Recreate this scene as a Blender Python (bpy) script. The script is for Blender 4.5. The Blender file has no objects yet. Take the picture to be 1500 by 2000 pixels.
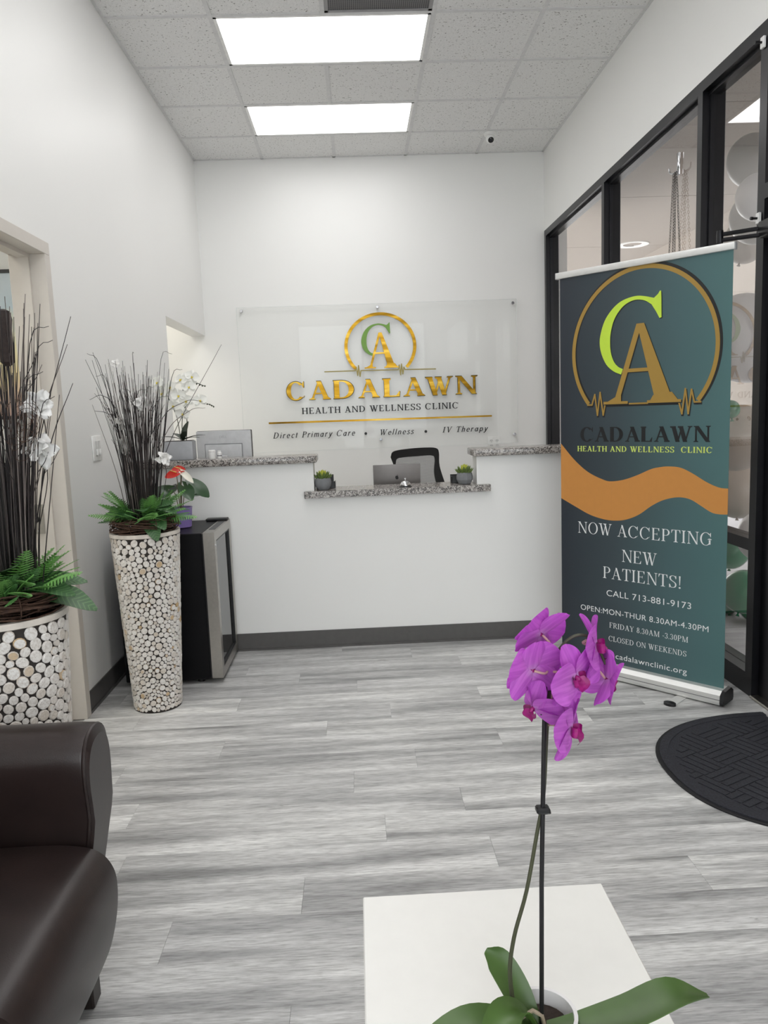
import bpy, bmesh, math, random
import numpy as np
from mathutils import Vector, Matrix, Euler, Quaternion

random.seed(7)
scene = bpy.context.scene
COL = scene.collection
PI = math.pi

# ------------------------------------------------------------------ camera
CAM_H = 1.33
F_PX, YAW, PITCH, ROLL = 1491.246, 0.0331, 0.1324, -0.0375
cam_data = bpy.data.cameras.new('camera')
cam = bpy.data.objects.new('camera', cam_data)
COL.objects.link(cam)
cam_data.sensor_fit = 'VERTICAL'
cam_data.sensor_height = 36.0
cam_data.lens = F_PX / 2000 * 36.0
cam_data.clip_start = 0.02
_f = Vector((math.sin(YAW) * math.cos(PITCH), math.cos(YAW) * math.cos(PITCH), -math.sin(PITCH)))
_r = Vector((math.cos(YAW), -math.sin(YAW), 0))
_u = _r.cross(_f)
_r2 = _r * math.cos(ROLL) + _u * math.sin(ROLL)
_u2 = -_r * math.sin(ROLL) + _u * math.cos(ROLL)
_m = Matrix((_r2, _u2, -_f)).transposed().to_4x4()
_m.translation = Vector((0, 0, CAM_H))
cam.matrix_world = _m
scene.camera = cam

# ------------------------------------------------------------------ world, exposure
world = bpy.data.worlds.new('world')
scene.world = world
world.use_nodes = True
_bg = world.node_tree.nodes['Background']
_bg.inputs[0].default_value = (0.93, 0.97, 1.0, 1)
_bg.inputs[1].default_value = 3.8
scene.view_settings.view_transform = 'Standard'
scene.view_settings.look = 'None'
scene.view_settings.gamma = 1.0
scene.view_settings.use_curve_mapping = False
scene.view_settings.exposure = 0.33
scene.cycles.diffuse_bounces = 8
LAMP = 4.7            # emission of the ceiling panels

# ------------------------------------------------------------------ room numbers
T = 0.6096
XL, XR, YB, YF = -1.273, 1.712, 6.848, -3.4
ZC = 3.482
T1, Y0 = -0.6958, 4.4848
YC = 4.245            # face of the reception desk
HEAD = 2.823

# ------------------------------------------------------------------ material helpers
def lin(c):
    c = c / 255.0
    return c / 12.92 if c <= 0.04045 else ((c + 0.055) / 1.055) ** 2.4

def rgb(r, g, b):
    return (lin(r), lin(g), lin(b), 1.0)

class NT:
    """tiny node-tree helper"""
    def __init__(self, name):
        self.m = bpy.data.materials.new(name)
        self.m.use_nodes = True
        self.t = self.m.node_tree
        self.b = self.t.nodes['Principled BSDF']
        self.out = self.t.nodes['Material Output']
    def n(self, typ, **kw):
        nd = self.t.nodes.new(typ)
        for k, v in kw.items():
            if isinstance(k, str) and k.startswith('i_'):
                nd.inputs[k[2:].replace('_', ' ')].default_value = v
            else:
                setattr(nd, k, v)
        return nd
    def l(self, a, b):
        self.t.links.new(a, b)
    def coord(self, kind='Object', scale=(1, 1, 1), offset_random=False):
        tc = self.n('ShaderNodeTexCoord')
        mp = self.n('ShaderNodeMapping')
        mp.inputs['Scale'].default_value = scale
        src = tc.outputs[kind]
        if offset_random:
            oi = self.n('ShaderNodeObjectInfo')
            mu = self.n('ShaderNodeVectorMath', operation='SCALE')
            mu.inputs[0].default_value = (37.0, 91.0, 53.0)
            self.l(oi.outputs['Random'], mu.inputs['Scale'])
            ad = self.n('ShaderNodeVectorMath', operation='ADD')
            self.l(src, ad.inputs[0]); self.l(mu.outputs[0], ad.inputs[1])
            src = ad.outputs[0]
        self.l(src, mp.inputs['Vector'])
        return mp.outputs['Vector']
    def noise(self, vec, scale=5.0, detail=4.0, rough=0.55):
        nd = self.n('ShaderNodeTexNoise')
        nd.inputs['Scale'].default_value = scale
        nd.inputs['Detail'].default_value = detail
        nd.inputs['Roughness'].default_value = rough
        self.l(vec, nd.inputs['Vector'])
        return nd.outputs['Fac']
    def ramp(self, fac, stops, interp='LINEAR'):
        nd = self.n('ShaderNodeValToRGB')
        cr = nd.color_ramp
        cr.interpolation = interp
        while len(cr.elements) < len(stops):
            cr.elements.new(0.5)
        for e, (p, c) in zip(cr.elements, stops):
            e.position = p
            e.color = c
        self.l(fac, nd.inputs['Fac'])
        return nd.outputs['Color']
    def mix(self, fac, a, b, blend='MIX'):
        nd = self.n('ShaderNodeMix', data_type='RGBA', blend_type=blend)
        for sock, v in ((nd.inputs[0], fac), (nd.inputs[6], a), (nd.inputs[7], b)):
            if hasattr(v, 'links'):
                self.l(v, sock)
            else:
                sock.default_value = v
        return nd.outputs[2]
    def bump(self, h, strength=0.2, dist=0.002):
        nd = self.n('ShaderNodeBump')
        nd.inputs['Strength'].default_value = strength
        nd.inputs['Distance'].default_value = dist
        self.l(h, nd.inputs['Height'])
        self.l(nd.outputs['Normal'], self.b.inputs['Normal'])

def setp(b, color=None, rough=None, metal=None, spec=None, coat=None, sss=None, trans=None):
    if color is not None: b.inputs['Base Color'].default_value = color
    if rough is not None: b.inputs['Roughness'].default_value = rough
    if metal is not None: b.inputs['Metallic'].default_value = metal
    if spec is not None: b.inputs['Specular IOR Level'].default_value = spec
    if coat is not None: b.inputs['Coat Weight'].default_value = coat
    if trans is not None: b.inputs['Transmission Weight'].default_value = trans

MATS = {}
def plain(name, color, rough=0.5, metal=0.0, spec=0.5, vary=0.06, scale=30.0, bump=0.0, coat=None):
    """a procedural material: colour with a faint noise variation, optional fine relief"""
    if name in MATS: return MATS[name]
    k = NT(name)
    setp(k.b, color, rough, metal, spec, coat)
    v = k.coord('Object')
    f = k.noise(v, scale, 3.0)
    d = tuple(max(0, c * (1 - vary)) for c in color[:3]) + (1,)
    u = tuple(min(1, c * (1 + vary)) for c in color[:3]) + (1,)
    k.l(k.ramp(f, [(0.3, d), (0.7, u)]), k.b.inputs['Base Color'])
    if bump:
        k.bump(k.noise(v, scale * 4, 2.0), bump, 0.002)
    MATS[name] = k.m
    return k.m

def wall_paint(name, color, rough=0.42):
    k = NT(name)
    setp(k.b, color, rough, 0, 0.5)
    v = k.coord('Object')
    k.bump(k.noise(v, 140.0, 2.0), 0.12, 0.001)
    f = k.noise(v, 1.1, 2.0)
    k.l(k.ramp(f, [(0.3, tuple(c * 0.985 for c in color[:3]) + (1,)), (0.7, color)]), k.b.inputs['Base Color'])
    return k.m

M_WALL = wall_paint('wall_paint', rgb(236, 236, 234))
M_DESK = wall_paint('desk_paint', rgb(235, 235, 233), 0.45)
M_TRIM = plain('door_frame_paint', rgb(208, 202, 194), 0.4, vary=0.015)
M_BASE = plain('rubber_base', rgb(84, 82, 81), 0.5)
M_BLACK_ALU = plain('black_aluminium', rgb(24, 24, 28), 0.32, 0.4, vary=0.03)
M_WHITE = plain('white_plastic', rgb(236, 236, 234), 0.35)
M_BLACK = plain('black_plastic', rgb(16, 16, 18), 0.42)
M_CHROME = plain('chrome', rgb(215, 215, 218), 0.12, 1.0, vary=0.02)
M_STEEL = plain('brushed_steel', rgb(176, 172, 166), 0.33, 1.0, vary=0.05, scale=60)
M_ALU = plain('satin_aluminium', rgb(222, 222, 220), 0.38, 0.55, vary=0.02)
M_TEE = plain('ceiling_tee', rgb(214, 214, 214), 0.5)

def m_tile():
    k = NT('acoustic_tile')
    setp(k.b, None, 0.9, 0, 0.2)
    v = k.coord('Object', offset_random=True)
    big = k.noise(v, 75.0, 3.0, 0.6)
    fine = k.noise(v, 220.0, 2.0, 0.6)
    base = k.ramp(fine, [(0.35, rgb(222, 222, 221)), (0.62, rgb(238, 238, 237))])
    holes = k.ramp(big, [(0.33, (1, 1, 1, 1)), (0.38, (0, 0, 0, 1))])
    k.l(k.mix(holes, base, rgb(140, 138, 136)), k.b.inputs['Base Color'])
    k.bump(big, 0.35, 0.003)
    return k.m
M_TILE = m_tile()

def m_plank():
    k = NT('vinyl_plank')
    setp(k.b, None, 0.36, 0, 0.42)
    v1 = k.coord('Object', (1.15, 12.5, 1), True)
    v2 = k.coord('Object', (12.0, 120.0, 1), True)
    v3 = k.coord('Object', (5.0, 26.0, 1), True)
    band = k.noise(v1, 1.0, 6.0, 0.57)
    grain = k.noise(v2, 1.6, 4.0, 0.6)
    knot = k.noise(v3, 1.0, 5.0, 0.7)
    c1 = k.ramp(band, [(0.33, rgb(158, 158, 157)), (0.45, rgb(196, 196, 195)), (0.55, rgb(222, 222, 220)), (0.66, rgb(246, 246, 244))])
    c2 = k.ramp(grain, [(0.32, rgb(176, 175, 174)), (0.5, rgb(226, 226, 226)), (0.68, rgb(255, 255, 255))])
    c = k.mix(0.75, c1, c2, 'MULTIPLY')
    kn = k.ramp(knot, [(0.69, (0, 0, 0, 1)), (0.74, (1, 1, 1, 1))])
    c = k.mix(kn, c, rgb(150, 149, 148))
    oi = k.n('ShaderNodeObjectInfo')
    tone = k.ramp(oi.outputs['Random'], [(0.0, (0.82, 0.82, 0.83, 1)), (1.0, (1.1, 1.1, 1.1, 1))])
    c = k.mix(1.0, c, tone, 'MULTIPLY')
    k.l(c, k.b.inputs['Base Color'])
    k.bump(grain, 0.10, 0.001)
    return k.m
M_PLANK = m_plank()
M_SUB = plain('floor_joint', rgb(176, 175, 174), 0.6)

def m_granite():
    k = NT('speckled_granite')
    setp(k.b, None, 0.18, 0, 0.5)
    v = k.coord('Object')
    vo = k.n('ShaderNodeTexVoronoi'); vo.inputs['Scale'].default_value = 200.0
    k.l(v, vo.inputs['Vector'])
    sep = k.n('ShaderNodeSeparateColor'); k.l(vo.outputs['Color'], sep.inputs[0])
    cells = k.ramp(sep.outputs[0], [(0.0, rgb(70, 66, 64)), (0.22, rgb(120, 114, 110)), (0.4, rgb(160, 154, 148)), (0.62, rgb(190, 185, 180)), (0.85, rgb(136, 129, 124))], 'CONSTANT')
    dark = k.ramp(k.noise(v, 95.0, 5.0, 0.7), [(0.40, (1, 1, 1, 1)), (0.47, (0, 0, 0, 1))])
    light = k.ramp(k.noise(v, 48.0, 4.0, 0.6), [(0.55, (0, 0, 0, 1)), (0.66, (1, 1, 1, 1))])
    c = k.mix(dark, cells, rgb(66, 62, 60))
    c = k.mix(light, c, rgb(178, 172, 167))
    k.l(c, k.b.inputs['Base Color'])
    return k.m
M_GRANITE = m_granite()

def m_emit(name, color, strength):
    k = NT(name)
    e = k.n('ShaderNodeEmission')
    e.inputs[0].default_value = color
    e.inputs[1].default_value = strength
    k.l(e.outputs[0], k.out.inputs['Surface'])
    return k.m
M_LAMP = m_emit('panel_diffuser', (1.0, 0.99, 0.985, 1), LAMP)

def m_glass(name, tint, refl, rough=0.0):
    """thin flat glass: partly see-through, partly mirror, more mirror at a grazing angle"""
    k = NT(name)
    tr = k.n('ShaderNodeBsdfTransparent'); tr.inputs[0].default_value = tint
    gl = k.n('ShaderNodeBsdfGlossy'); gl.inputs['Roughness'].default_value = rough
    gl.inputs[0].default_value = (0.95, 0.95, 0.95, 1)
    mx = k.n('ShaderNodeMixShader')
    if refl is None:
        mx.inputs[0].default_value = 0.008
    else:
        fr = k.n('ShaderNodeLayerWeight'); fr.inputs[0].default_value = refl
        ge = k.n('ShaderNodeNewGeometry')
        inv = k.n('ShaderNodeMath', operation='SUBTRACT'); inv.inputs[0].default_value = 1.0
        k.l(ge.outputs['Backfacing'], inv.inputs[1])
        pr = k.n('ShaderNodeMath', operation='MULTIPLY')     # the far face of the pane adds no second mirror
        k.l(fr.outputs['Fresnel'], pr.inputs[0]); k.l(inv.outputs[0], pr.inputs[1])
        k.l(pr.outputs[0], mx.inputs[0])
    k.l(tr.outputs[0], mx.inputs[1]); k.l(gl.outputs[0], mx.inputs[2])
    k.l(mx.outputs[0], k.out.inputs['Surface'])
    return k.m
M_GLASS = m_glass('tinted_storefront_glass', (0.84, 0.82, 0.80, 1), 0.58)
M_CLEAR = m_glass('clear_front_glass', (0.98, 0.985, 0.98, 1), 0.12)
M_ACRYLIC = m_glass('clear_acrylic', (0.995, 0.997, 0.995, 1), None)
M_ACRYLIC_EDGE = plain('acrylic_edge', rgb(226, 230, 228), 0.25)
M_FRIDGE_GLASS = m_glass('fridge_glass', (0.10, 0.10, 0.11, 1), 0.82)

def m_gold():
    k = NT('brushed_gold')
    setp(k.b, None, 0.32, 0.85, 0.5)
    v = k.coord('Object', (1.0, 1.0, 9.0))
    f = k.noise(v, 2.2, 3.0)
    k.l(k.ramp(f, [(0.28, rgb(112, 82, 12)), (0.5, rgb(172, 130, 30)), (0.7, rgb(214, 178, 76))]), k.b.inputs['Base Color'])
    return k.m
M_GOLD = m_gold()
M_GOLD_DARK = plain('dark_gold_edge', rgb(66, 58, 30), 0.45, 0.3)
M_GREEN_LET = plain('sign_green', rgb(112, 158, 56), 0.4)
M_INK = plain('black_lettering', rgb(20, 20, 20), 0.4)

def m_leather():
    k = NT('brown_leather')
    setp(k.b, rgb(40, 30, 28), 0.36, 0, 0.45)
    v = k.coord('Object')
    vo = k.n('ShaderNodeTexVoronoi'); vo.inputs['Scale'].default_value = 420.0
    k.l(v, vo.inputs['Vector'])
    k.bump(vo.outputs['Distance'], 0.12, 0.0008)
    f = k.noise(v, 9.0, 3.0)
    k.l(k.ramp(f, [(0.3, rgb(36, 27, 26)), (0.7, rgb(47, 36, 34))]), k.b.inputs['Base Color'])
    return k.m
M_LEATHER = m_leather()

def m_disc():
    k = NT('whitewashed_wood_end')
    setp(k.b, None, 0.75, 0, 0.25)
    v = k.coord('Generated')
    oi = k.n('ShaderNodeObjectInfo')
    ge = k.n('ShaderNodeNewGeometry')
    ad = k.n('ShaderNodeMath', operation='ADD')
    k.l(oi.outputs['Random'], ad.inputs[0]); k.l(ge.outputs['Random Per Island'], ad.inputs[1])
    fr = k.n('ShaderNodeMath', operation='FRACT'); k.l(ad.outputs[0], fr.inputs[0])
    tone = k.ramp(fr.outputs[0], [(0.0, rgb(244, 242, 239)), (0.7, rgb(236, 232, 227)), (0.96, rgb(224, 215, 204)), (0.995, rgb(206, 178, 138))])
    vo = k.coord('Object', (1, 1, 1), True)
    f = k.noise(vo, 2.4, 4.0, 0.7)
    c = k.mix(k.ramp(f, [(0.36, (0.5, 0.5, 0.5, 1)), (0.56, (0, 0, 0, 1))]), tone, rgb(176, 164, 152))
    k.l(c, k.b.inputs['Base Color'])
    return k.m
M_DISC = m_disc()
M_VASE_CORE = plain('dark_grout', rgb(52, 47, 44), 0.85)
M_VASE_RIM = plain('whitewashed_rim', rgb(216, 209, 200), 0.7, vary=0.2, scale=18)
M_TWIG = plain('grapevine_twig', rgb(74, 52, 40), 0.8, vary=0.35, scale=60)
def m_stick():
    k = NT('dark_stick'); setp(k.b, None, 0.6, 0, 0.35)
    ge = k.n('ShaderNodeNewGeometry')
    k.l(k.ramp(ge.outputs['Random Per Island'], [(0.0, rgb(24, 21, 23)), (0.5, rgb(48, 43, 44)), (0.85, rgb(76, 68, 67)), (1.0, rgb(126, 116, 112))]), k.b.inputs['Base Color'])
    return k.m
M_STICK = m_stick()
M_POD = plain('dark_seed_pod', rgb(46, 36, 33), 0.8, vary=0.3, scale=80, bump=0.4)
M_PAPER = plain('white_paper', rgb(238, 237, 235), 0.7, vary=0.05)
M_FERN = plain('fern_green', rgb(108, 162, 82), 0.55, vary=0.25, scale=14)
M_FERN2 = plain('fern_dark_green', rgb(72, 120, 60), 0.55, vary=0.25, scale=14)
M_LEAF = plain('broad_leaf_green', rgb(62, 96, 54), 0.42, vary=0.2, scale=18)
M_ORCH_LEAF = plain('orchid_leaf_green', rgb(70, 98, 44), 0.38, vary=0.18, scale=12)
M_SUCC = plain('succulent_green', rgb(92, 112, 52), 0.5, vary=0.3, scale=30)
M_SUCC_TIP = plain('succulent_yellow_green', rgb(176, 180, 60), 0.5, vary=0.2, scale=30)
M_CONCRETE = plain('grey_concrete', rgb(122, 124, 127), 0.8, vary=0.12, scale=25, bump=0.2)
M_SOIL = plain('soil', rgb(50, 40, 34), 0.95, vary=0.4, scale=90, bump=0.5)

# ------------------------------------------------------------------ mesh helpers
class MB:
    def __init__(self):
        self.v = []; self.f = []; self.mi = []
    def add(self, verts, faces, mi=0, M=None):
        o = len(self.v)
        if M is not None:
            verts = [M @ Vector(p) for p in verts]
        self.v += [tuple(p) for p in verts]
        for fc in faces:
            self.f.append(tuple(i + o for i in fc)); self.mi.append(mi)
        return self
    def box(self, x0, x1, y0, y1, z0, z1, mi=0, M=None):
        vs = [(x, y, z) for x in (x0, x1) for y in (y0, y1) for z in (z0, z1)]
        fs = [(0, 1, 3, 2), (4, 6, 7, 5), (0, 4, 5, 1), (2, 3, 7, 6), (0, 2, 6, 4), (1, 5, 7, 3)]
        return self.add(vs, fs, mi, M)
    def rbox(self, x0, x1, y0, y1, z0, z1, r=0.01, seg=2, mi=0, M=None):
        bm = bmesh.new()
        bmesh.ops.create_cube(bm, size=1.0)
        for p in bm.verts:
            p.co = Vector(((x0 + x1) / 2 + p.co.x * (x1 - x0), (y0 + y1) / 2 + p.co.y * (y1 - y0), (z0 + z1) / 2 + p.co.z * (z1 - z0)))
        bmesh.ops.bevel(bm, geom=list(bm.edges), offset=r, segments=seg, profile=0.5, affect='EDGES')
        bm.verts.index_update()
        self.add([p.co.copy() for p in bm.verts], [[q.index for q in fc.verts] for fc in bm.faces], mi, M)
        bm.free()
        return self
    def lathe(self, prof, n=24, mi=0, M=None, caps=True):
        vs, fs = [], []
        for r, z in prof:
            for i in range(n):
                a = 2 * PI * i / n
                vs.append((r * math.cos(a), r * math.sin(a), z))
        for j in range(len(prof) - 1):
            for i in range(n):
                k = (i + 1) % n
                fs.append((j * n + i, j * n + k, (j + 1) * n + k, (j + 1) * n + i))
        if caps:
            fs.append(tuple(range(n - 1, -1, -1)))
            fs.append(tuple((len(prof) - 1) * n + i for i in range(n)))
        return self.add(vs, fs, mi, M)
    def tube(self, pts, r, n=6, mi=0, cap=True, M=None):
        pts = [Vector(p) for p in pts]
        rs = r if isinstance(r, (list, tuple)) else [r] * len(pts)
        vs, fs = [], []
        prev = None
        for i, p in enumerate(pts):
            d = (pts[min(i + 1, len(pts) - 1)] - pts[max(i - 1, 0)])
            d = d.normalized() if d.length > 1e-9 else Vector((0, 0, 1))
            if prev is None:
                a = Vector((1, 0, 0)) if abs(d.x) < 0.8 else Vector((0, 1, 0))
                e1 = d.cross(a).normalized()
            else:
                e1 = prev - d * prev.dot(d)
                e1 = e1.normalized() if e1.length > 1e-6 else d.orthogonal().normalized()
            prev = e1
            e2 = d.cross(e1)
            for k in range(n):
                t = 2 * PI * k / n
                vs.append(p + (e1 * math.cos(t) + e2 * math.sin(t)) * rs[i])
        for j in range(len(pts) - 1):
            for i in range(n):
                k = (i + 1) % n
                fs.append((j * n + i, j * n + k, (j + 1) * n + k, (j + 1) * n + i))
        if cap:
            fs.append(tuple(range(n - 1, -1, -1)))
            fs.append(tuple((len(pts) - 1) * n + i for i in range(n)))
        return self.add(vs, fs, mi, M)
    def prism(self, poly, z0, z1, mi=0, side=None, M=None):
        """2-D polygon in x,y pushed from z0 to z1 (front = z1)"""
        n = len(poly)
        area = sum(poly[i][0] * poly[(i + 1) % n][1] - poly[(i + 1) % n][0] * poly[i][1] for i in range(n))
        if area < 0: poly = poly[::-1]
        vs = [(x, y, z0) for x, y in poly] + [(x, y, z1) for x, y in poly]
        self.add(vs, [tuple(range(n, 2 * n))], mi, M)
        self.add(vs, [tuple(range(n - 1, -1, -1))] + [(i, (i + 1) % n, n + (i + 1) % n, n + i) for i in range(n)], mi if side is None else side, M)
        return self
    def grid(self, rows, mi=0, M=None, close=False):
        nu = len(rows); nv = len(rows[0])
        vs = [p for r in rows for p in r]
        fs = []
        for i in range(nu - 1):
            for j in range(nv - 1 + (1 if close else 0)):
                k = (j + 1) % nv
                fs.append((i * nv + j, i * nv + k, (i + 1) * nv + k, (i + 1) * nv + j))
        return self.add(vs, fs, mi, M)
    def mesh(self, name, mats, smooth=False, angle=35):
        me = bpy.data.meshes.new(name)
        me.from_pydata(self.v, [], self.f)
        for m in (mats if isinstance(mats, (list, tuple)) else [mats]):
            me.materials.append(m)
        me.polygons.foreach_set('material_index', self.mi)
        if smooth:
            me.polygons.foreach_set('use_smooth', [True] * len(me.polygons))
            if angle is not None:
                bm = bmesh.new(); bm.from_mesh(me)
                lim = math.radians(angle)
                for e in bm.edges:
                    e.smooth = not (len(e.link_faces) == 2 and e.calc_face_angle(0) > lim)
                bm.to_mesh(me); bm.free()
        me.update()
        return me
    def build(self, name, mats, parent=None, smooth=False, angle=35, loc=None):
        return link(name, self.mesh(name, mats, smooth, angle), parent, loc)

def link(name, me, parent=None, loc=None, M=None):
    o = bpy.data.objects.new(name, me)
    COL.objects.link(o)
    if parent is not None: o.parent = parent
    if loc is not None: o.location = loc
    if M is not None: o.matrix_local = M
    return o

def thing(name, label, cat, loc=(0, 0, 0), rz=0.0, group=None, kind=None):
    o = bpy.data.objects.new(name, None)
    COL.objects.link(o)
    o.empty_display_size = 0.05
    o.location = loc
    o.rotation_euler = (0, 0, rz)
    return tag(o, label, cat, group, kind)

def tag(o, label, cat, group=None, kind=None):
    o['label'] = label
    o['category'] = cat
    if group: o['group'] = group
    if kind: o['kind'] = kind
    return o

def struct(o, label=None):
    o['kind'] = 'structure'
    if label: o['label'] = label
    return o

def TR(x, y, z): return Matrix.Translation((x, y, z))
def RX(a): return Matrix.Rotation(a, 4, 'X')
def RY(a): return Matrix.Rotation(a, 4, 'Y')
def RZ(a): return Matrix.Rotation(a, 4, 'Z')
def SC(x, y, z): return Matrix.Diagonal((x, y, z, 1))

def frame_z(n, up=(0, 0, 1)):
    """rotation whose z axis is n and whose y axis is as near up as can be"""
    n = Vector(n).normalized(); up = Vector(up)
    x = up.cross(n)
    if x.length < 1e-5: x = Vector((1, 0, 0)).cross(n)
    x.normalize(); y = n.cross(x)
    return Matrix((x, y, n)).transposed().to_4x4()

def smooth_path(pts, n=8):
    """Catmull-Rom through points of any dimension"""
    P = [Vector(p) for p in pts]
    P = [P[0] * 2 - P[1]] + P + [P[-1] * 2 - P[-2]]
    out = []
    for i in range(1, len(P) - 2):
        a, b, c, d = P[i - 1], P[i], P[i + 1], P[i + 2]
        for k in range(n):
            t = k / n
            out.append(0.5 * ((2 * b) + (c - a) * t + (2 * a - 5 * b + 4 * c - d) * t * t + (3 * b - a - 3 * c + d) * t ** 3))
    out.append(P[-2].copy())
    return out

# ------------------------------------------------------------------ serif lettering (drawn here, cap height 1)
def glyph(ch, W, t):
    """W = thick stroke, t = thin stroke; returns polygons and advance"""
    P = []
    s = max(0.035, t * 0.8)
    def rect(x0, x1, y0, y1): P.append([(x0, y0), (x1, y0), (x1, y1), (x0, y1)])
    def st(x, y0=0.0, y1=1.0, w=W): rect(x - w / 2, x + w / 2, y0, y1)
    def sf(x, y, w=0.30, stem=W):
        d = 1 if y < 0.5 else -1
        rect(x - w / 2, x + w / 2, min(y, y + d * s), max(y, y + d * s))
        h = y + d * s
        P.append([(x - stem / 2 - 0.05, h), (x + stem / 2 + 0.05, h), (x + stem / 2, h + d * 0.05), (x - stem / 2, h + d * 0.05)])
    def dg(x0, y0, x1, y1, w): P.append([(x0 - w / 2, y0), (x0 + w / 2, y0), (x1 + w / 2, y1), (x1 - w / 2, y1)])
    def hb(x0, x1, y, h=t): rect(x0, x1, y - h / 2, y + h / 2)
    def rg(cx, cy, rx, ry, a0, a1, w=W, h=t, n=22):
        for i in range(n):
            q = []
            for a in (a0 + (a1 - a0) * i / n, a0 + (a1 - a0) * (i + 1) / n):
                r = math.radians(a)
                q.append(((cx + rx * math.cos(r), cy + ry * math.sin(r)), (cx + (rx - w) * math.cos(r), cy + (ry - h) * math.sin(r))))
            P.append([q[0][0], q[1][0], q[1][1], q[0][1]])
    def pen(pts, wv=W, wh=t, n=6):
        pth = smooth_path([(p[0], p[1], 0) for p in pts], n)
        L = []
        for i, p in enumerate(pth):
            d = pth[min(i + 1, len(pth) - 1)] - pth[max(i - 1, 0)]
            d.normalize()
            w = wh + (wv - wh) * abs(d.y) ** 1.5
            nrm = Vector((-d.y, d.x, 0)) * w / 2
            L.append((p + nrm, p - nrm))
        for a, b in zip(L, L[1:]):
            P.append([(a[0].x, a[0].y), (a[1].x, a[1].y), (b[1].x, b[1].y), (b[0].x, b[0].y)])
    def dot(x, y, r=0.07):
        P.append([(x + r * math.cos(2 * PI * i / 12), y + r * math.sin(2 * PI * i / 12)) for i in range(12)])
    B = 0.16
    if ch == 'A':
        dg(0.12, 0, 0.40, 1, t * 1.25); dg(0.68, 0, 0.40 - W * 0.10, 1, W); hb(0.21, 0.58, 0.33)
        sf(0.12, 0, 0.24, t); sf(0.68, 0, 0.30); return P, 0.84
    if ch in 'CG':
        rg(0.44, 0.5, 0.41, 0.52, 42, 318)
        P.append([(0.72, 0.80), (0.78, 0.66), (0.80, 0.66), (0.80, 1.0), (0.77, 1.0), (0.74, 0.92)])
        if ch == 'C':
            P.append([(0.73, 0.17), (0.77, 0.17), (0.80, 0.24), (0.82, 0.24), (0.77, 0.13)])
            return P, 0.90
        st(0.72, 0.08, 0.42); sf(0.72, 0.42 + s, 0.30); return P, 0.94
    if ch == 'D':
        st(B); rg(0.34, 0.5, 0.46, 0.5, -90, 90); hb(0.04, 0.36, t / 2); hb(0.04, 0.36, 1 - t / 2); return P, 0.90
    if ch in 'EF':
        st(B); hb(0.04, 0.60, 1 - t / 2); hb(B, 0.46, 0.52)
        P.append([(0.52, 1 - t), (0.60, 0.76), (0.62, 0.76), (0.62, 1), (0.60, 1)])
        rect(0.44, 0.47, 0.42, 0.62)
        if ch == 'E':
            hb(0.04, 0.62, t / 2); P.append([(0.54, t), (0.64, 0.25), (0.66, 0.25), (0.64, 0), (0.60, 0)]); return P, 0.74
        sf(B, 0, 0.34); return P, 0.68
    if ch == 'H':
        st(B); st(0.68); hb(B, 0.68, 0.51)
        for x in (B, 0.68):
            sf(x, 0, 0.30); sf(x, 1, 0.30)
        return P, 0.86
    if ch == 'I':
        st(B); sf(B, 0, 0.30); sf(B, 1, 0.30); return P, 0.36
    if ch == 'K':
        st(B); sf(B, 0, 0.30); sf(B, 1, 0.30)
        dg(0.20, 0.40, 0.62, 1, t * 1.4); dg(0.68, 0, 0.36, 0.60, W); sf(0.66, 1, 0.26, t); sf(0.70, 0, 0.28); return P, 0.86
    if ch == 'L':
        st(B); sf(B, 1, 0.30); hb(0.04, 0.60, t / 2)
        P.append([(0.50, t), (0.62, 0.30), (0.645, 0.30), (0.62, 0), (0.56, 0)]); return P, 0.72
    if ch == 'M':
        st(0.14, w=t * 1.2); st(0.88); dg(0.17, 1, 0.50, 0.0, W); dg(0.50, 0.0, 0.86, 1, t * 1.2)
        sf(0.14, 0, 0.24, t); sf(0.88, 0, 0.28); sf(0.14, 1, 0.22, t); sf(0.90, 1, 0.24); return P, 1.04
    if ch == 'N':
        st(0.14, w=t * 1.3); st(0.74, w=t * 1.3); dg(0.16, 1, 0.74, 0, W)
        sf(0.14, 0, 0.24, t); sf(0.14, 1, 0.24, t); sf(0.74, 1, 0.24, t); return P, 0.88
    if ch == 'O':
        rg(0.45, 0.5, 0.42, 0.52, 0, 360, n=36); return P, 0.92
    if ch in 'PR':
        st(B); hb(0.04, 0.36, 1 - t / 2); hb(B, 0.36, 0.48); rg(0.34, 0.74 - t / 4, 0.30, 0.26 + t / 4, -90, 90); sf(B, 0, 0.30)
        if ch == 'P': return P, 0.70
        dg(0.70, 0, 0.36, 0.50, W); sf(0.72, 0, 0.22); return P, 0.82
    if ch == 'S':
        pen([(0.55, 0.80), (0.49, 0.93), (0.31, 0.975), (0.15, 0.90), (0.12, 0.75), (0.20, 0.61), (0.34, 0.52), (0.49, 0.41), (0.545, 0.25), (0.48, 0.09), (0.31, 0.025), (0.14, 0.08), (0.08, 0.24)], W * 0.9, t)
        P.append([(0.53, 0.72), (0.57, 0.72), (0.57, 1.0), (0.54, 1.0), (0.52, 0.90)])
        P.append([(0.05, 0.0), (0.08, 0.0), (0.11, 0.10), (0.10, 0.30), (0.05, 0.30)])
        return P, 0.66
    if ch == 'T':
        st(0.36); sf(0.36, 0, 0.34); hb(0.03, 0.69, 1 - t / 2)
        P.append([(0.01, 0.74), (0.035, 0.74), (0.12, 1 - t), (0.06, 1), (0.03, 1)])
        P.append([(0.71, 0.74), (0.685, 0.74), (0.60, 1 - t), (0.66, 1), (0.69, 1)]); return P, 0.74
    if ch == 'V':
        dg(0.15, 1, 0.42, 0, W); dg(0.42, 0, 0.70, 1, t * 1.25); sf(0.13, 1, 0.30); sf(0.70, 1, 0.24, t); return P, 0.84
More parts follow.
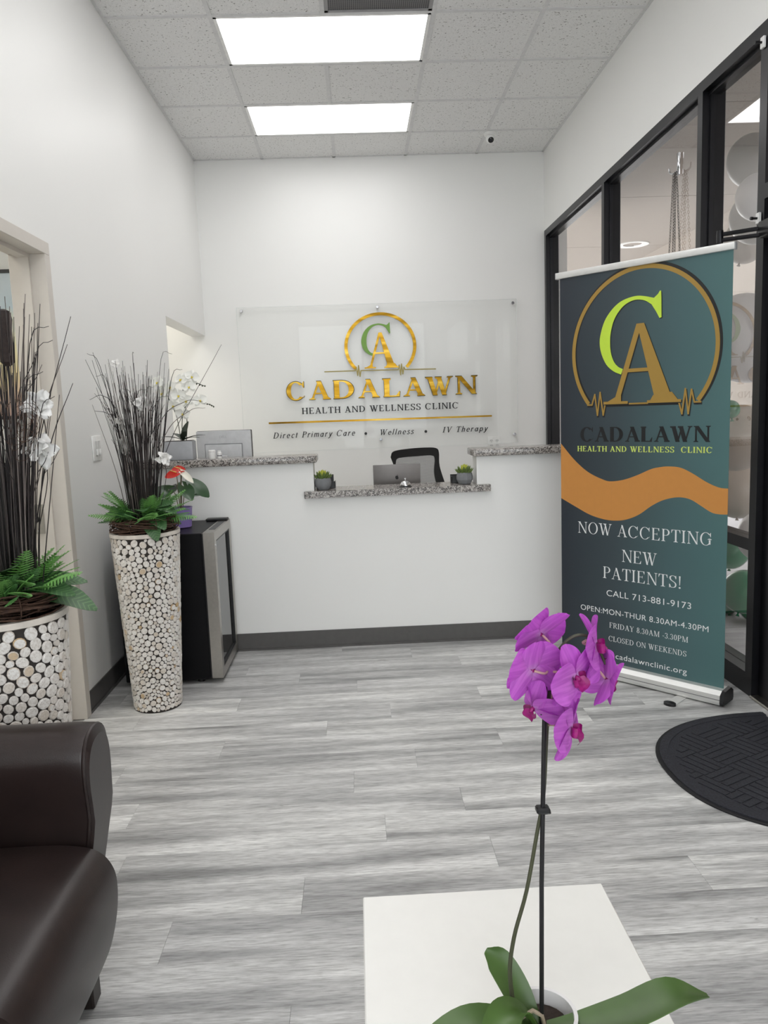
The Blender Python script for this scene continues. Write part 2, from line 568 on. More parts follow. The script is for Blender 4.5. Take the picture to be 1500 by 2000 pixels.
    if ch == 'W':
        dg(0.15, 1, 0.38, 0, W); dg(0.38, 0, 0.60, 1, t * 1.25); dg(0.53, 1, 0.76, 0, W); dg(0.76, 0, 1.0, 1, t * 1.25)
        sf(0.13, 1, 0.30); sf(0.52, 1, 0.28); sf(1.0, 1, 0.24, t); return P, 1.14
    if ch == 'Y':
        dg(0.13, 1, 0.38, 0.44, W); dg(0.40, 0.44, 0.66, 1, t * 1.25); st(0.38, 0, 0.46); sf(0.38, 0, 0.32); sf(0.12, 1, 0.28); sf(0.66, 1, 0.22, t); return P, 0.78
    if ch == '0': rg(0.30, 0.5, 0.26, 0.5, 0, 360); return P, 0.60
    if ch == '8':
        rg(0.29, 0.75, 0.20, 0.25, 0, 360, W * 0.8); rg(0.29, 0.26, 0.24, 0.27, 0, 360, W * 0.9); return P, 0.58
    if ch == '3':
        rg(0.26, 0.75, 0.22, 0.25, -90, 150, W * 0.8); rg(0.26, 0.26, 0.25, 0.27, -150, 90, W * 0.9); dot(0.09, 0.84, 0.06); dot(0.08, 0.16, 0.06); return P, 0.56
    if ch == '4':
        st(0.40, 0, 1, W * 0.8); hb(0.04, 0.54, 0.28); dg(0.07, 0.28, 0.40, 1, t * 1.3); return P, 0.58
    if ch == '.': dot(0.10, 0.06, 0.065); return P, 0.24
    if ch == '-': hb(0.04, 0.30, 0.36, 0.07); return P, 0.36
    if ch == '!':
        P.append([(0.07, 1), (0.19, 1), (0.15, 0.26), (0.11, 0.26)]); dot(0.13, 0.07, 0.075); return P, 0.32
    if ch == ' ': return P, 0.36
    # lower case
    x = 0.66; w = W * 0.85
    def arch(x0, x1, top=x):
        pen([(x0, top - 0.20), (x0 + (x1 - x0) * 0.35, top - 0.05), (x0 + (x1 - x0) * 0.75, top - 0.02), (x1, top - 0.16), (x1, top - 0.3)], w, t)
        st(x1, 0.02, top - 0.25, w)
    if ch == 'i': st(0.10, 0.02, x, w); dot(0.10, 0.87, 0.065); P.append([(0.02, x - 0.06), (0.10, x), (0.10, x - 0.09)]); return P, 0.26
    if ch == 'l': st(0.10, 0.02, 1.02, w); P.append([(0.10, 0.02), (0.20, 0.08), (0.10, 0.09)]); return P, 0.26
    if ch == 'r': st(0.10, 0, x, w); pen([(0.10, 0.42), (0.20, 0.60), (0.33, 0.64)], w, t * 1.6); dot(0.34, 0.60, 0.055); return P, 0.42
    if ch == 'n': st(0.10, 0, x, w); arch(0.10, 0.42); return P, 0.54
    if ch == 'h': st(0.10, 0, 1.02, w); arch(0.10, 0.42); return P, 0.54
    if ch == 'm': st(0.10, 0, x, w); arch(0.10, 0.39); arch(0.39, 0.68); return P, 0.80
    if ch == 'c': rg(0.29, 0.33, 0.25, 0.35, 50, 310, w, t * 1.4); dot(0.45, 0.56, 0.05); return P, 0.50
    if ch == 'e': rg(0.29, 0.33, 0.25, 0.35, 0, 318, w, t * 1.4); hb(0.06, 0.53, 0.35); return P, 0.56
    if ch == 'a': rg(0.27, 0.32, 0.23, 0.34, 0, 360, w, t * 1.4); st(0.46, 0, x, w); P.append([(0.46, 0.0), (0.57, 0.07), (0.46, 0.09)]); return P, 0.60
    if ch == 't': st(0.16, 0.03, 0.86, w); hb(0.03, 0.32, x - 0.02); P.append([(0.12, 0.03), (0.28, 0.02), (0.32, 0.09), (0.16, 0.10)]); return P, 0.36
    if ch == 's':
        pen([(0.36, 0.52), (0.30, 0.62), (0.19, 0.64), (0.10, 0.56), (0.12, 0.45), (0.24, 0.34), (0.35, 0.23), (0.36, 0.11), (0.25, 0.03), (0.12, 0.04), (0.06, 0.15)], w * 0.95, t * 1.3); return P, 0.44
    if ch == 'p': st(0.12, -0.30, x, w); rg(0.31, 0.33, 0.24, 0.35, -150, 150, w, t * 1.4); return P, 0.58
    if ch == 'y': dg(0.10, x, 0.26, 0.05, w); pen([(0.48, x), (0.34, 0.22), (0.22, -0.12), (0.06, -0.28)], t * 2.2, t * 1.6); dot(0.07, -0.25, 0.05); return P, 0.52
    return P, 0.5

def layout(text, W=0.15, t=0.05, track=0.05, shear=0.0):
    """list of (char, polygons) with x laid out, and total width"""
    out = []; x = 0.0
    for ch in text:
        P, adv = glyph(ch, W, t)
        out.append((ch, [[(px + x + py * shear, py) for px, py in poly] for poly in P]))
        x += adv + track
    return out, x - track

def fit_line(text, u0, u1, v0, cap, W=0.15, t=0.05, track=0.05, shear=0.0):
    """polygons of a line fitted between u0 and u1 on baseline v0"""
    L, w = layout(text, W, t, track, shear)
    k = (u1 - u0) / w
    return [(ch, [[(u0 + px * k, v0 + py * cap) for px, py in poly] for poly in P]) for ch, P in L]

def sans_mesh(text, u0, u1, v0, cap, name, mat, spacing=1.0):
    """built-in sans lettering fitted to a width and a cap height, flat in x,y"""
    cu = bpy.data.curves.new(name, 'FONT')
    cu.body = text
    cu.space_character = spacing
    ob = bpy.data.objects.new(name, cu)
    COL.objects.link(ob)
    bpy.context.view_layer.update()
    dg = bpy.context.evaluated_depsgraph_get()
    me = bpy.data.meshes.new_from_object(ob.evaluated_get(dg))
    bpy.data.objects.remove(ob)
    xs = [p.co.x for p in me.vertices]
    k = (u1 - u0) / (max(xs) - min(xs))
    ky = cap / 0.73
    x0 = min(xs)
    for p in me.vertices:
        p.co = Vector((u0 + (p.co.x - x0) * k, v0 + p.co.y * ky, 0))
    me.materials.clear(); me.materials.append(mat)
    me.name = name
    return me

# ================================================================== THE SETTING
# ---- floor: sub-floor plus planks
floor = struct(MB().box(XL - 0.14, XR + 0.12, YF, YB, -0.08, -0.004).build('floor', M_SUB), 'pale grey wood-look plank floor')
PW, PL = 0.1608, 1.122
ROW0 = 2.379
JOINT = {11: .256, 10: .503, 9: -.336, 8: -.044, 7: -.593, 6: .105, 5: -.174, 4: -.59, 3: .18, 2: -.059, 1: -.808, 0: .044,
         -1: .365, -2: .922, -3: -.541, -4: 0.28, -5: -0.2}      # row r spans ROW0+(r-1)*PW .. ROW0+r*PW
plank_mesh = {}
def plank(x0, x1, y0, y1):
    key = (round(x1 - x0, 3), round(y1 - y0, 3))
    if key not in plank_mesh:
        a, b, g = key[0] / 2, key[1] / 2, 0.0002
        m = MB()
        m.add([(-a + g, -b + g, -0.004), (a - g, -b + g, -0.004), (a - g, b - g, -0.004), (-a + g, b - g, -0.004),
               (-a + g, -b + g, -0.0005), (a - g, -b + g, -0.0005), (a - g, b - g, -0.0005), (-a + g, b - g, -0.0005),
               (-a + 2 * g, -b + 2 * g, 0), (a - 2 * g, -b + 2 * g, 0), (a - 2 * g, b - 2 * g, 0), (-a + 2 * g, b - 2 * g, 0)],
              [(0, 1, 5, 4), (1, 2, 6, 5), (2, 3, 7, 6), (3, 0, 4, 7), (4, 5, 9, 8), (5, 6, 10, 9), (6, 7, 11, 10), (7, 4, 8, 11), (8, 9, 10, 11)])
        plank_mesh[key] = m.mesh('plank', M_PLANK)
    link('plank', plank_mesh[key], floor, ((x0 + x1) / 2, (y0 + y1) / 2, 0))
for r in range(-19, 13):
    y1 = min(ROW0 + r * PW, YC); y0 = y1 - PW if r < 12 else ROW0 + 11 * PW
    if y1 - y0 < 0.01: continue
    j = JOINT.get(r, random.uniform(-0.5, 0.5))
    while j - PL > XL: j -= PL
    xs = [XL]
    while j < XR:
        if j > XL: xs.append(j)
        j += PL
    xs.append(XR)
    for a, b in zip(xs, xs[1:]):
        plank(a, b, y0, y1)

# ---- walls
WT = 0.125
DY0, DY1, DZ = 2.43, 3.39, 2.08      # rough door opening in the left wall
NY, NZ = 5.44, 2.03                   # opening behind the desk, runs to the back wall
w = MB()
w.box(XL - WT, XL, YF, DY0, 0, ZC + 0.1)
w.box(XL - WT, XL, DY0, DY1, DZ, ZC + 0.1)
w.box(XL - WT, XL, DY1, NY, 0, ZC + 0.1)
w.box(XL - WT, XL, NY, YB, NZ, ZC + 0.1)
struct(w.build('wall_left', M_WALL), 'white painted side wall with a doorway')
struct(MB().box(-3.2, XR + 0.2, YB, YB + 0.12, 0, ZC + 0.1).build('wall_back', M_WALL), 'white wall behind the reception desk')
struct(MB().box(XR, XR + 0.16, YF, YB, HEAD, ZC + 0.1).build('wall_right', M_WALL), 'white bulkhead above the black storefront')
w = MB(); w.box(XL - 0.14, XR + 0.16, YF - 0.12, YF, 3.25, ZC + 0.1); w.box(XL - 0.14, -1.2, YF - 0.12, YF, 0, 3.25); w.box(1.64, XR + 0.16, YF - 0.12, YF, 0, 3.25)
struct(w.build('wall_front', M_WALL), 'white wall behind the viewer around the added front window')
win2 = struct(bpy.data.objects.new('added_window', None), 'unseen black framed window added behind the viewer for daylight'); COL.objects.link(win2); win2.location = (0, YF - 0.06, 0)  # unseen window, added to bring daylight onto desk and floor
for x0, x1 in ((-1.2, -1.15), (0.2, 0.25), (1.59, 1.64)):
    MB().box(x0, x1, -0.05, 0.05, 0, 3.25).build('mullion', M_BLACK_ALU, win2)
for z0, z1 in ((0, 0.08), (3.2, 3.25)):
    MB().box(-1.15, 1.59, -0.05, 0.05, z0, z1).build('rail', M_BLACK_ALU, win2)
for x0, x1 in ((-1.15, 0.2), (0.25, 1.59)):
    MB().box(x0, x1, -0.003, 0.003, 0.08, 3.2).build('pane', M_CLEAR, win2)
struct(MB().box(-8, 9, -14, YF - 0.12, -0.12, -0.02).build('trim_7', plain('concrete_forecourt', rgb(176, 176, 180), 0.8, vary=0.08, scale=3)), 'pale concrete forecourt behind the viewer')
# recess behind the left opening
w = MB()
w.box(-3.2, XL - WT, NY - 0.5, NY - 0.4, 0, 2.7); w.box(-3.3, -3.2, NY - 0.5, YB, 0, 2.7); w.box(-3.3, XL - WT, NY - 0.5, YB, 2.6, 2.7)
w.box(-3.3, XL - WT, NY - 0.5, YB, -0.08, 0)
struct(w.build('wall_recess', M_WALL), 'white passage beyond the low opening')
struct(MB().box(-2.75, -1.75, 5.75, 6.45, 2.575, 2.585).build('trim_1', m_emit('passage_lamp', (1.0, 0.95, 0.86, 1), 5.0)), 'lit ceiling panel of the passage')

# baseboards
w = MB(); w.box(XL, XL + 0.006, DY1, YC, 0, 0.10); w.box(XL, XL + 0.012, DY1, YC, 0, 0.012)
w.box(XL, XL + 0.006, YF, DY0, 0, 0.10)
struct(w.build('baseboard_left', M_BASE), 'dark grey rubber baseboard along the side wall')

# ---- ceiling: deck, tees, tiles
ceiling = struct(MB().box(XL - 0.02, XR + 0.02, YF, YB, ZC + 0.02, ZC + 0.10).build('ceiling', M_TEE), 'suspended ceiling of speckled tiles')
XC = [XL, T1, T1 + T, T1 + 2 * T, T1 + 3 * T, XR]
XC = [x for x in XC if XL - 0.01 <= x <= XR + 0.01]
if XR - (T1 + 3 * T) > T: XC.insert(-1, T1 + 4 * T)
YR = []
k = -13
while Y0 + k * T < YB:
    YR.append((k, Y0 + k * T, min(Y0 + (k + 1) * T, YB))); k += 1
tees = MB()
for i, x in enumerate(XC[1:-1]):
    for k, a, b in YR:
        if i == 1 and k in (2, 0, -2, -4, -6, -8, -10): continue
        tees.box(x - 0.012, x + 0.012, a, b, ZC - 0.004, ZC + 0.02)
for k, a, b in YR:
    tees.box(XL, XR, a - 0.012, a + 0.012, ZC - 0.0036, ZC + 0.02)
tees.box(XL, XL + 0.016, YF, YB, ZC - 0.004, ZC + 0.02); tees.box(XR - 0.018, XR, YF, YB, ZC - 0.004, ZC + 0.02); tees.box(XL, XR, YB - 0.016, YB, ZC - 0.004, ZC + 0.02)
g = tees.build('grid', M_TEE, ceiling)
LIGHT_ROWS = (2, 0, -2, -4, -6, -8, -10)  # negative rows are unseen panels, added at the same spacing to light the room
tile_mesh = {}
for k, a, b in YR:
    for i in range(len(XC) - 1):
        if k in LIGHT_ROWS and i in (1, 2): continue
        if k == -1 and i == 2: continue
        sx, sy = XC[i + 1] - XC[i] - 0.008, b - a - 0.008
        key = (round(sx, 3), round(sy, 3))
        if key not in tile_mesh:
            m = MB(); m.box(-sx / 2, sx / 2, -sy / 2, sy / 2, 0.001, 0.016)
            tile_mesh[key] = m.mesh('ceiling_tile', M_TILE)
        link('ceiling_tile', tile_mesh[key], ceiling, ((XC[i] + XC[i + 1]) / 2, (a + b) / 2, ZC))

# ---- ceiling lights
LN = {2: 'lit ceiling panel nearest the wall sign', 0: 'large lit ceiling panel next to the dark vent',
      -2: 'unseen lit ceiling panel added over the floor in front of the desk', -4: 'unseen lit ceiling panel added over the leather armchair', -6: 'unseen lit ceiling panel added right above the viewer',
      -8: 'unseen lit ceiling panel added just behind the viewer', -10: 'unseen lit ceiling panel added farthest behind the viewer'}
for k in LIGHT_ROWS:
    a = Y0 + k * T
    t = thing('ceiling_light', LN[k], 'ceiling light', (T1 + T, a + T / 2, ZC), 0, 'flat ceiling light panels')
    fm = MB(); X2, Y2 = T - 0.012, T / 2 - 0.012
    fm.box(-X2, X2, -Y2, -Y2 + 0.018, -0.003, 0.016); fm.box(-X2, X2, Y2 - 0.018, Y2, -0.003, 0.016)
    fm.box(-X2, -X2 + 0.018, -Y2, Y2, -0.003, 0.016); fm.box(X2 - 0.018, X2, -Y2, Y2, -0.003, 0.016)
    fm.build('light_frame', M_WHITE, t)
    MB().box(-X2 + 0.018, X2 - 0.018, -Y2 + 0.018, Y2 - 0.018, 0.0, 0.012).build('diffuser', M_LAMP, t)

# ---- return-air vent
kv = NT('perforated_vent'); setp(kv.b, None, 0.6, 0.2, 0.3)
vv = kv.coord('Object', (90, 90, 90))
vo = kv.n('ShaderNodeTexVoronoi'); vo.inputs['Scale'].default_value = 1.0; vo.inputs['Randomness'].default_value = 0.0
kv.l(vv, vo.inputs['Vector'])
kv.l(kv.ramp(vo.outputs['Distance'], [(0.28, rgb(30, 30, 32)), (0.34, rgb(120, 119, 120))]), kv.b.inputs['Base Color'])
t = thing('return_vent', 'dark perforated square air vent set in the ceiling', 'air vent', (T1 + 1.5 * T, Y0 - T / 2, ZC))
q = T / 2 - 0.012
fm = MB()
fm.box(-q, q, -q, -q + 0.02, -0.003, 0.016); fm.box(-q, q, q - 0.02, q, -0.003, 0.016); fm.box(-q, -q + 0.02, -q, q, -0.003, 0.016); fm.box(q - 0.02, q, -q, q, -0.003, 0.016)
fm.build('vent_frame', plain('grey_vent_frame', rgb(150, 149, 150), 0.5), t)
MB().box(-q + 0.02, q - 0.02, -q + 0.02, q - 0.02, 0.001, 0.01).build('perforated_plate', kv.m, t)

# ---- storefront glazing on the right
win = bpy.data.objects.new('window_1', None); COL.objects.link(win); win.location = (XR, 0, 0)
struct(win, 'black framed storefront glazing')
FD = 0.112
def alu(name, y0, y1, z0, z1, d0=0.0, d1=FD, parent=win, extra=True):
    m = MB(); m.box(d0, d1, y0, y1, z0, z1)
    return m.build(name, M_BLACK_ALU, parent)
alu('head_rail', -1.2, YB, HEAD - 0.052, HEAD)
MB().box(0.03, 0.085, -1.2, YB, HEAD - 0.07, HEAD - 0.052).build('glazing_stop', M_BLACK_ALU, win)
Mull = [(6.795, YB), (5.24, 5.292), (3.79, 3.842), (3.205, 3.262), (2.17, 2.228)]
for a, b in Mull:
    alu('mullion', a, b, 0, HEAD - 0.052)
    MB().box(0.035, 0.08, a - 0.012, b + 0.012, 0.1, HEAD - 0.07).build('glazing_stop', M_BLACK_ALU, win)
alu('sill_rail', 3.262, YB, 0, 0.10)
alu('mid_rail', 3.262, 3.79, 0.652, 0.705, 0.012, 0.10)
alu('mid_rail', 3.842, 5.24, 0.652, 0.705, 0.012, 0.10)
def pane(y0, y1, z0, z1, parent=win, x=0.058):
    MB().box(x - 0.003, x + 0.003, y0, y1, z0, z1).build('pane', M_GLASS, parent)
pane(5.292, 6.795, 0.10, HEAD - 0.06)
pane(3.842, 5.24, 0.705, HEAD - 0.06); pane(3.842, 5.24, 0.10, 0.655)
pane(3.262, 3.79, 0.705, HEAD - 0.06); pane(3.262, 3.79, 0.10, 0.655)
pane(2.228, 3.205, 2.20, HEAD - 0.06)
alu('transom_rail', 2.228, 3.205, 2.13, 2.19)
pane(-1.2, 2.17, 0.10, HEAD - 0.06); alu('sill_rail', -1.2, 2.17, 0, 0.10)
# solid wall beyond the glazing, behind the viewer
struct(MB().box(XR, XR + 0.16, YF, -1.2, 0, HEAD).build('wall_entry', M_WALL), 'white wall behind the viewer beside the storefront')

# glass entrance door
door2 = bpy.data.objects.new('door_2', None); COL.objects.link(door2); door2.location = (XR + 0.03, 0, 0)
struct(door2, 'black framed glass entrance door')
dm = MB(); dm.box(0, 0.045, 2.235, 2.30, 0.012, 2.12); dm.box(0, 0.045, 3.11, 3.20, 0.012, 2.12); dm.box(0, 0.045, 2.30, 3.11, 0.012, 0.26); dm.box(0, 0.045, 2.30, 3.11, 2.04, 2.12)
dm.build('door_frame', M_BLACK_ALU, door2)
MB().box(0.018, 0.026, 2.30, 3.11, 0.26, 2.04).build('pane', M_GLASS, door2)
hm = MB(); hm.tube([(-0.005, 2.36, 0.95), (-0.055, 2.36, 0.95), (-0.055, 2.36, 1.25), (-0.005, 2.36, 1.25)], 0.011, 8)
hm.build('pull_handle', M_BLACK_ALU, door2, True)
struct(MB().rbox(XR - 0.01, XR + 0.13, 2.228, 3.205, 0, 0.012, 0.004, 1).build('trim_2', M_STEEL), 'metal door threshold')

# ---- left door frame and the little office beyond
d1 = bpy.data.objects.new('door_1', None); COL.objects.link(d1); d1.location = (XL, 0, 0)
struct(d1, 'beige metal door frame')
for nm, y0, y1, z0, z1 in (('jamb', DY1 - 0.052, DY1, 0, DZ - 0.052), ('jamb', DY0, DY0 + 0.052, 0, DZ - 0.052), ('head', DY0, DY1, DZ - 0.052, DZ)):
    m = MB(); m.rbox(-WT - 0.014, 0.014, y0, y1, z0, z1, 0.002, 1)
    m.build(nm, M_TRIM, d1)
m = MB(); m.box(-0.095, -0.05, DY1 - 0.068, DY1 - 0.052, 0, DZ - 0.052); m.build('door_stop', M_TRIM, d1)
m = MB(); m.box(-0.095, -0.05, DY0 + 0.052, DY1 - 0.068, DZ - 0.068, DZ - 0.052); m.build('door_stop', M_TRIM, d1)
m = MB()
m.rbox(-0.142, -0.086, DY1 - 0.0715, DY1 - 0.068, 0.855, 0.985, 0.001, 1); m.build('strike_plate', M_STEEL, d1)
MB().lathe([(0.011, 0), (0.011, 0.0012)], 14, 0, TR(-0.115, DY1 - 0.0716, 0.92) @ RX(PI / 2) @ SC(0.7, 1.4, 1)).build('latch_hole', M_BLACK, d1)
m = MB()
for z in (0.868, 0.972): m.lathe([(0.004, 0), (0.003, 0.001)], 10, 0, TR(-0.115, DY1 - 0.0716, z) @ RX(PI / 2))
m.build('screw', M_CHROME, d1)
w = MB()
SX0, SX1, SY0, SY1, SZ = -4.4, XL - WT, 0.8, 4.78, 2.7
w.box(SX0, SX1, SY1, SY1 + 0.1, 0, SZ); w.box(SX0 - 0.1, SX0, SY0, SY1, 0, SZ); w.box(SX0, SX1, SY0 - 0.1, SY0, 0, SZ)
w.box(SX0, SX1, SY0, SY1, SZ, SZ + 0.1); w.box(SX0, SX1, SY0, SY1, -0.08, -0.001)
struct(w.build('wall_office', M_WALL), 'white walls of the office beyond the doorway')
struct(MB().box(-3.2, -2.0, 2.6, 3.2, SZ - 0.02, SZ - 0.01).build('trim_3', m_emit('office_lamp', (1.0, 0.97, 0.9, 1), 8.0)), 'lit ceiling panel in the office')

# ---- outdoors beyond the glass: pavement, canopy soffit
struct(MB().box(XR + 0.12, 9.0, YF, 14.0, -0.12, -0.02).build('trim_4', plain('concrete_pavement', rgb(176, 176, 180), 0.8, vary=0.08, scale=3, bump=0.1)), 'pale concrete pavement outside')
M_SOFFIT = plain('stucco_soffit', rgb(156, 145, 135), 0.85, vary=0.04, scale=8, bump=0.15)
sof = MB()
for i in range(9):
    sof.box(XR + 0.17, 3.5, YF + i * 2.0 + 0.006, YF + i * 2.0 + 1.994, 3.02, 3.10)
sof.box(XR + 0.17, 3.5, YF, 14.6, 3.10, 3.16)
struct(sof.build('trim_5', M_SOFFIT), 'beige canopy soffit outside')
struct(MB().box(3.5, 3.65, YF, 14.6, 2.85, 3.16).build('trim_6', M_SOFFIT), 'fascia of the canopy outside')
struct(MB().box(7.0, 7.3, -8, 22, -0.1, 5.0).build('trim_8', plain('added_far_wall', rgb(124, 116, 109), 0.9, vary=0.06, scale=2)), 'beige backdrop wall added across the pavement')  # added backdrop: fills the view through the glass, cuts daylight from the side
dl = thing('recessed_downlight', 'round recessed downlight in the canopy outside', 'downlight', (3.10, 8.52, 3.02))
MB().lathe([(0.10, -0.004), (0.17, -0.008), (0.17, 0.0), (0.10, 0.0)], 28, caps=False).build('trim_ring', M_WHITE, dl, True)
MB().lathe([(0.10, -0.004), (0.07, 0.06)], 24, caps=False).build('reflector', M_CHROME, dl, True)
MB().lathe([(0.068, 0.045), (0.068, 0.05)], 20).build('bulb', m_emit('downlight_bulb', (1.0, 0.93, 0.82, 1), 12.0), dl)

# ================================================================== RECEPTION DESK
desk = thing('reception_desk', 'white painted reception desk with a lowered middle and dark base strip', 'reception desk', (0, YC, 0))
PL_, PR_ = -0.243, 0.668          # inner ends of the two tall sections
b = MB()
b.box(XL + 0.001, PL_, 0, 0.14, 0, 1.057); b.box(PL_, PR_, 0, 0.14, 0, 0.862); b.box(PR_, XR - 0.002, 0, 0.14, 0, 1.057)
b.build('front_wall', M_DESK, desk)
b = MB(); b.box(XL + 0.001, XR - 0.002, -0.006, 0, 0.0, 0.10); b.box(XL + 0.001, XR - 0.002, -0.012, 0, 0, 0.012)
b.build('base_strip', M_BASE, desk)
b = MB(); b.box(XL + 0.02, XR - 0.02, 0.141, 0.76, 0.71, 0.74); b.build('work_surface', plain('desk_laminate', rgb(200, 198, 194), 0.4), desk)
for x in (-1.2, -0.3, 0.66, 1.62): MB().box(x - 0.012, x + 0.012, 0.15, 0.74, 0, 0.709).build('support_panel', M_DESK, desk)

def slab(x0, x1, y0, y1, z0, z1, label):
    m = MB(); m.rbox(x0, x1, y0, y1, z0, z1, 0.006, 2)
    o = m.build('granite_countertop', M_GRANITE, None, True, 40)
    return tag(o, label, 'countertop', 'granite countertops of the reception desk')
slab(XL + 0.002, -0.222, YC - 0.045, YC + 0.19, 1.058, 1.097, 'raised grey granite countertop under the computer monitor')
m = MB()   # the low slab: its ears run past the tall sections, its body lies between them
z0, z1 = 0.863, 0.900
m.prism([(-0.297, YC - 0.05), (0.738, YC - 0.05), (0.738, YC - 0.001), (PR_ - 0.001, YC - 0.001), (PR_ - 0.001, YC + 0.20), (PL_ + 0.001, YC + 0.20), (PL_ + 0.001, YC - 0.001), (-0.297, YC - 0.001)], z0, z1)
tag(m.build('granite_countertop', M_GRANITE), 'low grey granite countertop with the service bell', 'countertop', 'granite countertops of the reception desk')
slab(0.645, XR - 0.003, YC - 0.045, YC + 0.19, 1.058, 1.097, 'raised grey granite countertop running behind the banner')

# ================================================================== WALL SIGN
sign = thing('wall_sign', 'clear acrylic wall sign with gold CADALAWN lettering', 'sign', (0, YB - 0.03, 0))
SGX0, SGX1, SGZ0, SGZ1 = -0.985, 1.452, 1.00, 2.252
FZ = RX(PI / 2)                    # lays x,y drawings into the x,z plane facing the viewer (-y)
m = MB(); m.box(SGX0, SGX1, 0.0, 0.006, SGZ0, SGZ1); m.build('acrylic_panel', M_ACRYLIC, sign)
e = 0.0025
m = MB()
m.box(SGX0 - e, SGX0, 0.0, 0.006, SGZ0, SGZ1); m.box(SGX1, SGX1 + e, 0.0, 0.006, SGZ0, SGZ1); m.box(SGX0 - e, SGX1 + e, 0, 0.006, SGZ0 - e, SGZ0); m.box(SGX0 - e, SGX1 + e, 0, 0.006, SGZ1, SGZ1 + e)
m.build('panel_edge', M_ACRYLIC_EDGE, sign)
st_m = MB(); st_m.lathe([(0.009, -0.028), (0.009, 0.012), (0.014, 0.012), (0.014, 0.018), (0.011, 0.021)], 18, 0, RX(PI / 2))
st_mesh = st_m.mesh('standoff', M_CHROME, True)
for x, z in ((-0.943, 2.222), (0.234, 2.222), (1.418, 2.218), (-0.943, 1.075), (0.222, 1.075), (1.418, 1.075)):
    link('standoff', st_mesh, sign, (x, 0, z))
LTH = 0.010
def raised(polys, name, front, side, z0=0.0015, z1=LTH, parent=None):
    m = MB()
    for i, p in enumerate(polys): m.prism(p, z0, z1 + 5e-5 * (i % 9), 0, 1)
    m2 = MB(); m2.add(m.v, m.f, 0, FZ); m2.mi = m.mi
    return m2.build(name, [front, side], parent or sign)
# CADALAWN, letter by letter
spans = [(-0.590, -0.434), (-0.391, -0.209), (-0.177, 0.0), (0.043, 0.224), (0.256, 0.407), (0.441, 0.624), (0.637, 0.873), (0.904, 1.092)]
for ch, (a, c) in zip('CADALAWN', spans):
    P, adv = glyph(ch, 0.19, 0.062)
    xs = [x for p in P for x, y in p]
    kx = (c - a) / (max(xs) - min(xs)); x0 = min(xs)
    raised([[(a + (x - x0) * kx, 1.447 + y * 0.156) for x, y in p] for p in P], 'letter', M_GOLD, M_GOLD_DARK)
    # thin dark outline behind each letter
    cx, cy = (a + c) / 2, 1.447 + 0.078
    raised([[(cx + (a + (x - x0) * kx - cx) * 1.06, cy + (y * 0.156 - 0.078) * 1.07) for x, y in p] for p in P], 'letter_outline', M_GOLD_DARK, M_GOLD_DARK, 0.001, LTH - 0.004)
def line_part(name, text, u0, u1, v0, cap, mat, W=0.13, t=0.05, track=0.08, shear=0.0, th=0.004):
    polys = [p for ch, P in fit_line(text, u0, u1, v0, cap, W, t, track, shear) for p in P]
    return raised(polys, name, mat, mat, 0.001, th)
line_part('clinic_line', 'HEALTH AND WELLNESS CLINIC', -0.466, 0.925, 1.322, 0.055, M_INK, 0.17, 0.08)
line_part('service_line', 'Direct Primary Care', -0.732, -0.008, 1.117, 0.053, M_INK, 0.15, 0.07, 0.17, 0.25)
line_part('service_line', 'Wellness', 0.208, 0.513, 1.112, 0.05, M_INK, 0.15, 0.07, 0.17, 0.25)
line_part('service_line', 'IV Therapy', 0.773, 1.173, 1.113, 0.05, M_INK, 0.15, 0.07, 0.17, 0.25)
for x, z in ((0.09, 1.131), (0.625, 1.129)):
    raised([[(x + 0.0125 * math.cos(2 * PI * i / 16), z + 0.0125 * math.sin(2 * PI * i / 16)) for i in range(16)]], 'bullet_dot', M_INK, M_INK, 0.001, 0.004)
raised([[(-0.761, 1.246), (1.218, 1.238), (1.218, 1.252), (-0.761, 1.262)]], 'gold_rule', M_GOLD, M_GOLD_DARK)

def ring_polys(cx, cy, r0, r1, a0, a1, n=64, kx=1.0):
    P = []
    for i in range(n):
        A = [math.radians(a0 + (a1 - a0) * j / n) for j in (i, i + 1)]
        P.append([(cx + r1 * kx * math.cos(A[0]), cy + r1 * math.sin(A[0])), (cx + r1 * kx * math.cos(A[1]), cy + r1 * math.sin(A[1])),
                  (cx + r0 * kx * math.cos(A[1]), cy + r0 * math.sin(A[1])), (cx + r0 * kx * math.cos(A[0]), cy + r0 * math.sin(A[0]))])
    return P
def stroke_polys(pts, w):
    P = []
    for (x0, y0), (x1, y1) in zip(pts, pts[1:]):
        d = math.hypot(x1 - x0, y1 - y0); nx, ny = -(y1 - y0) / d * w / 2, (x1 - x0) / d * w / 2
        ex, ey = (x1 - x0) / d * w * 0.3, (y1 - y0) / d * w * 0.3
        P.append([(x0 - ex + nx, y0 - ey + ny), (x0 - ex - nx, y0 - ey - ny), (x1 + ex - nx, y1 + ey - ny), (x1 + ex + nx, y1 + ey + ny)])
    return P
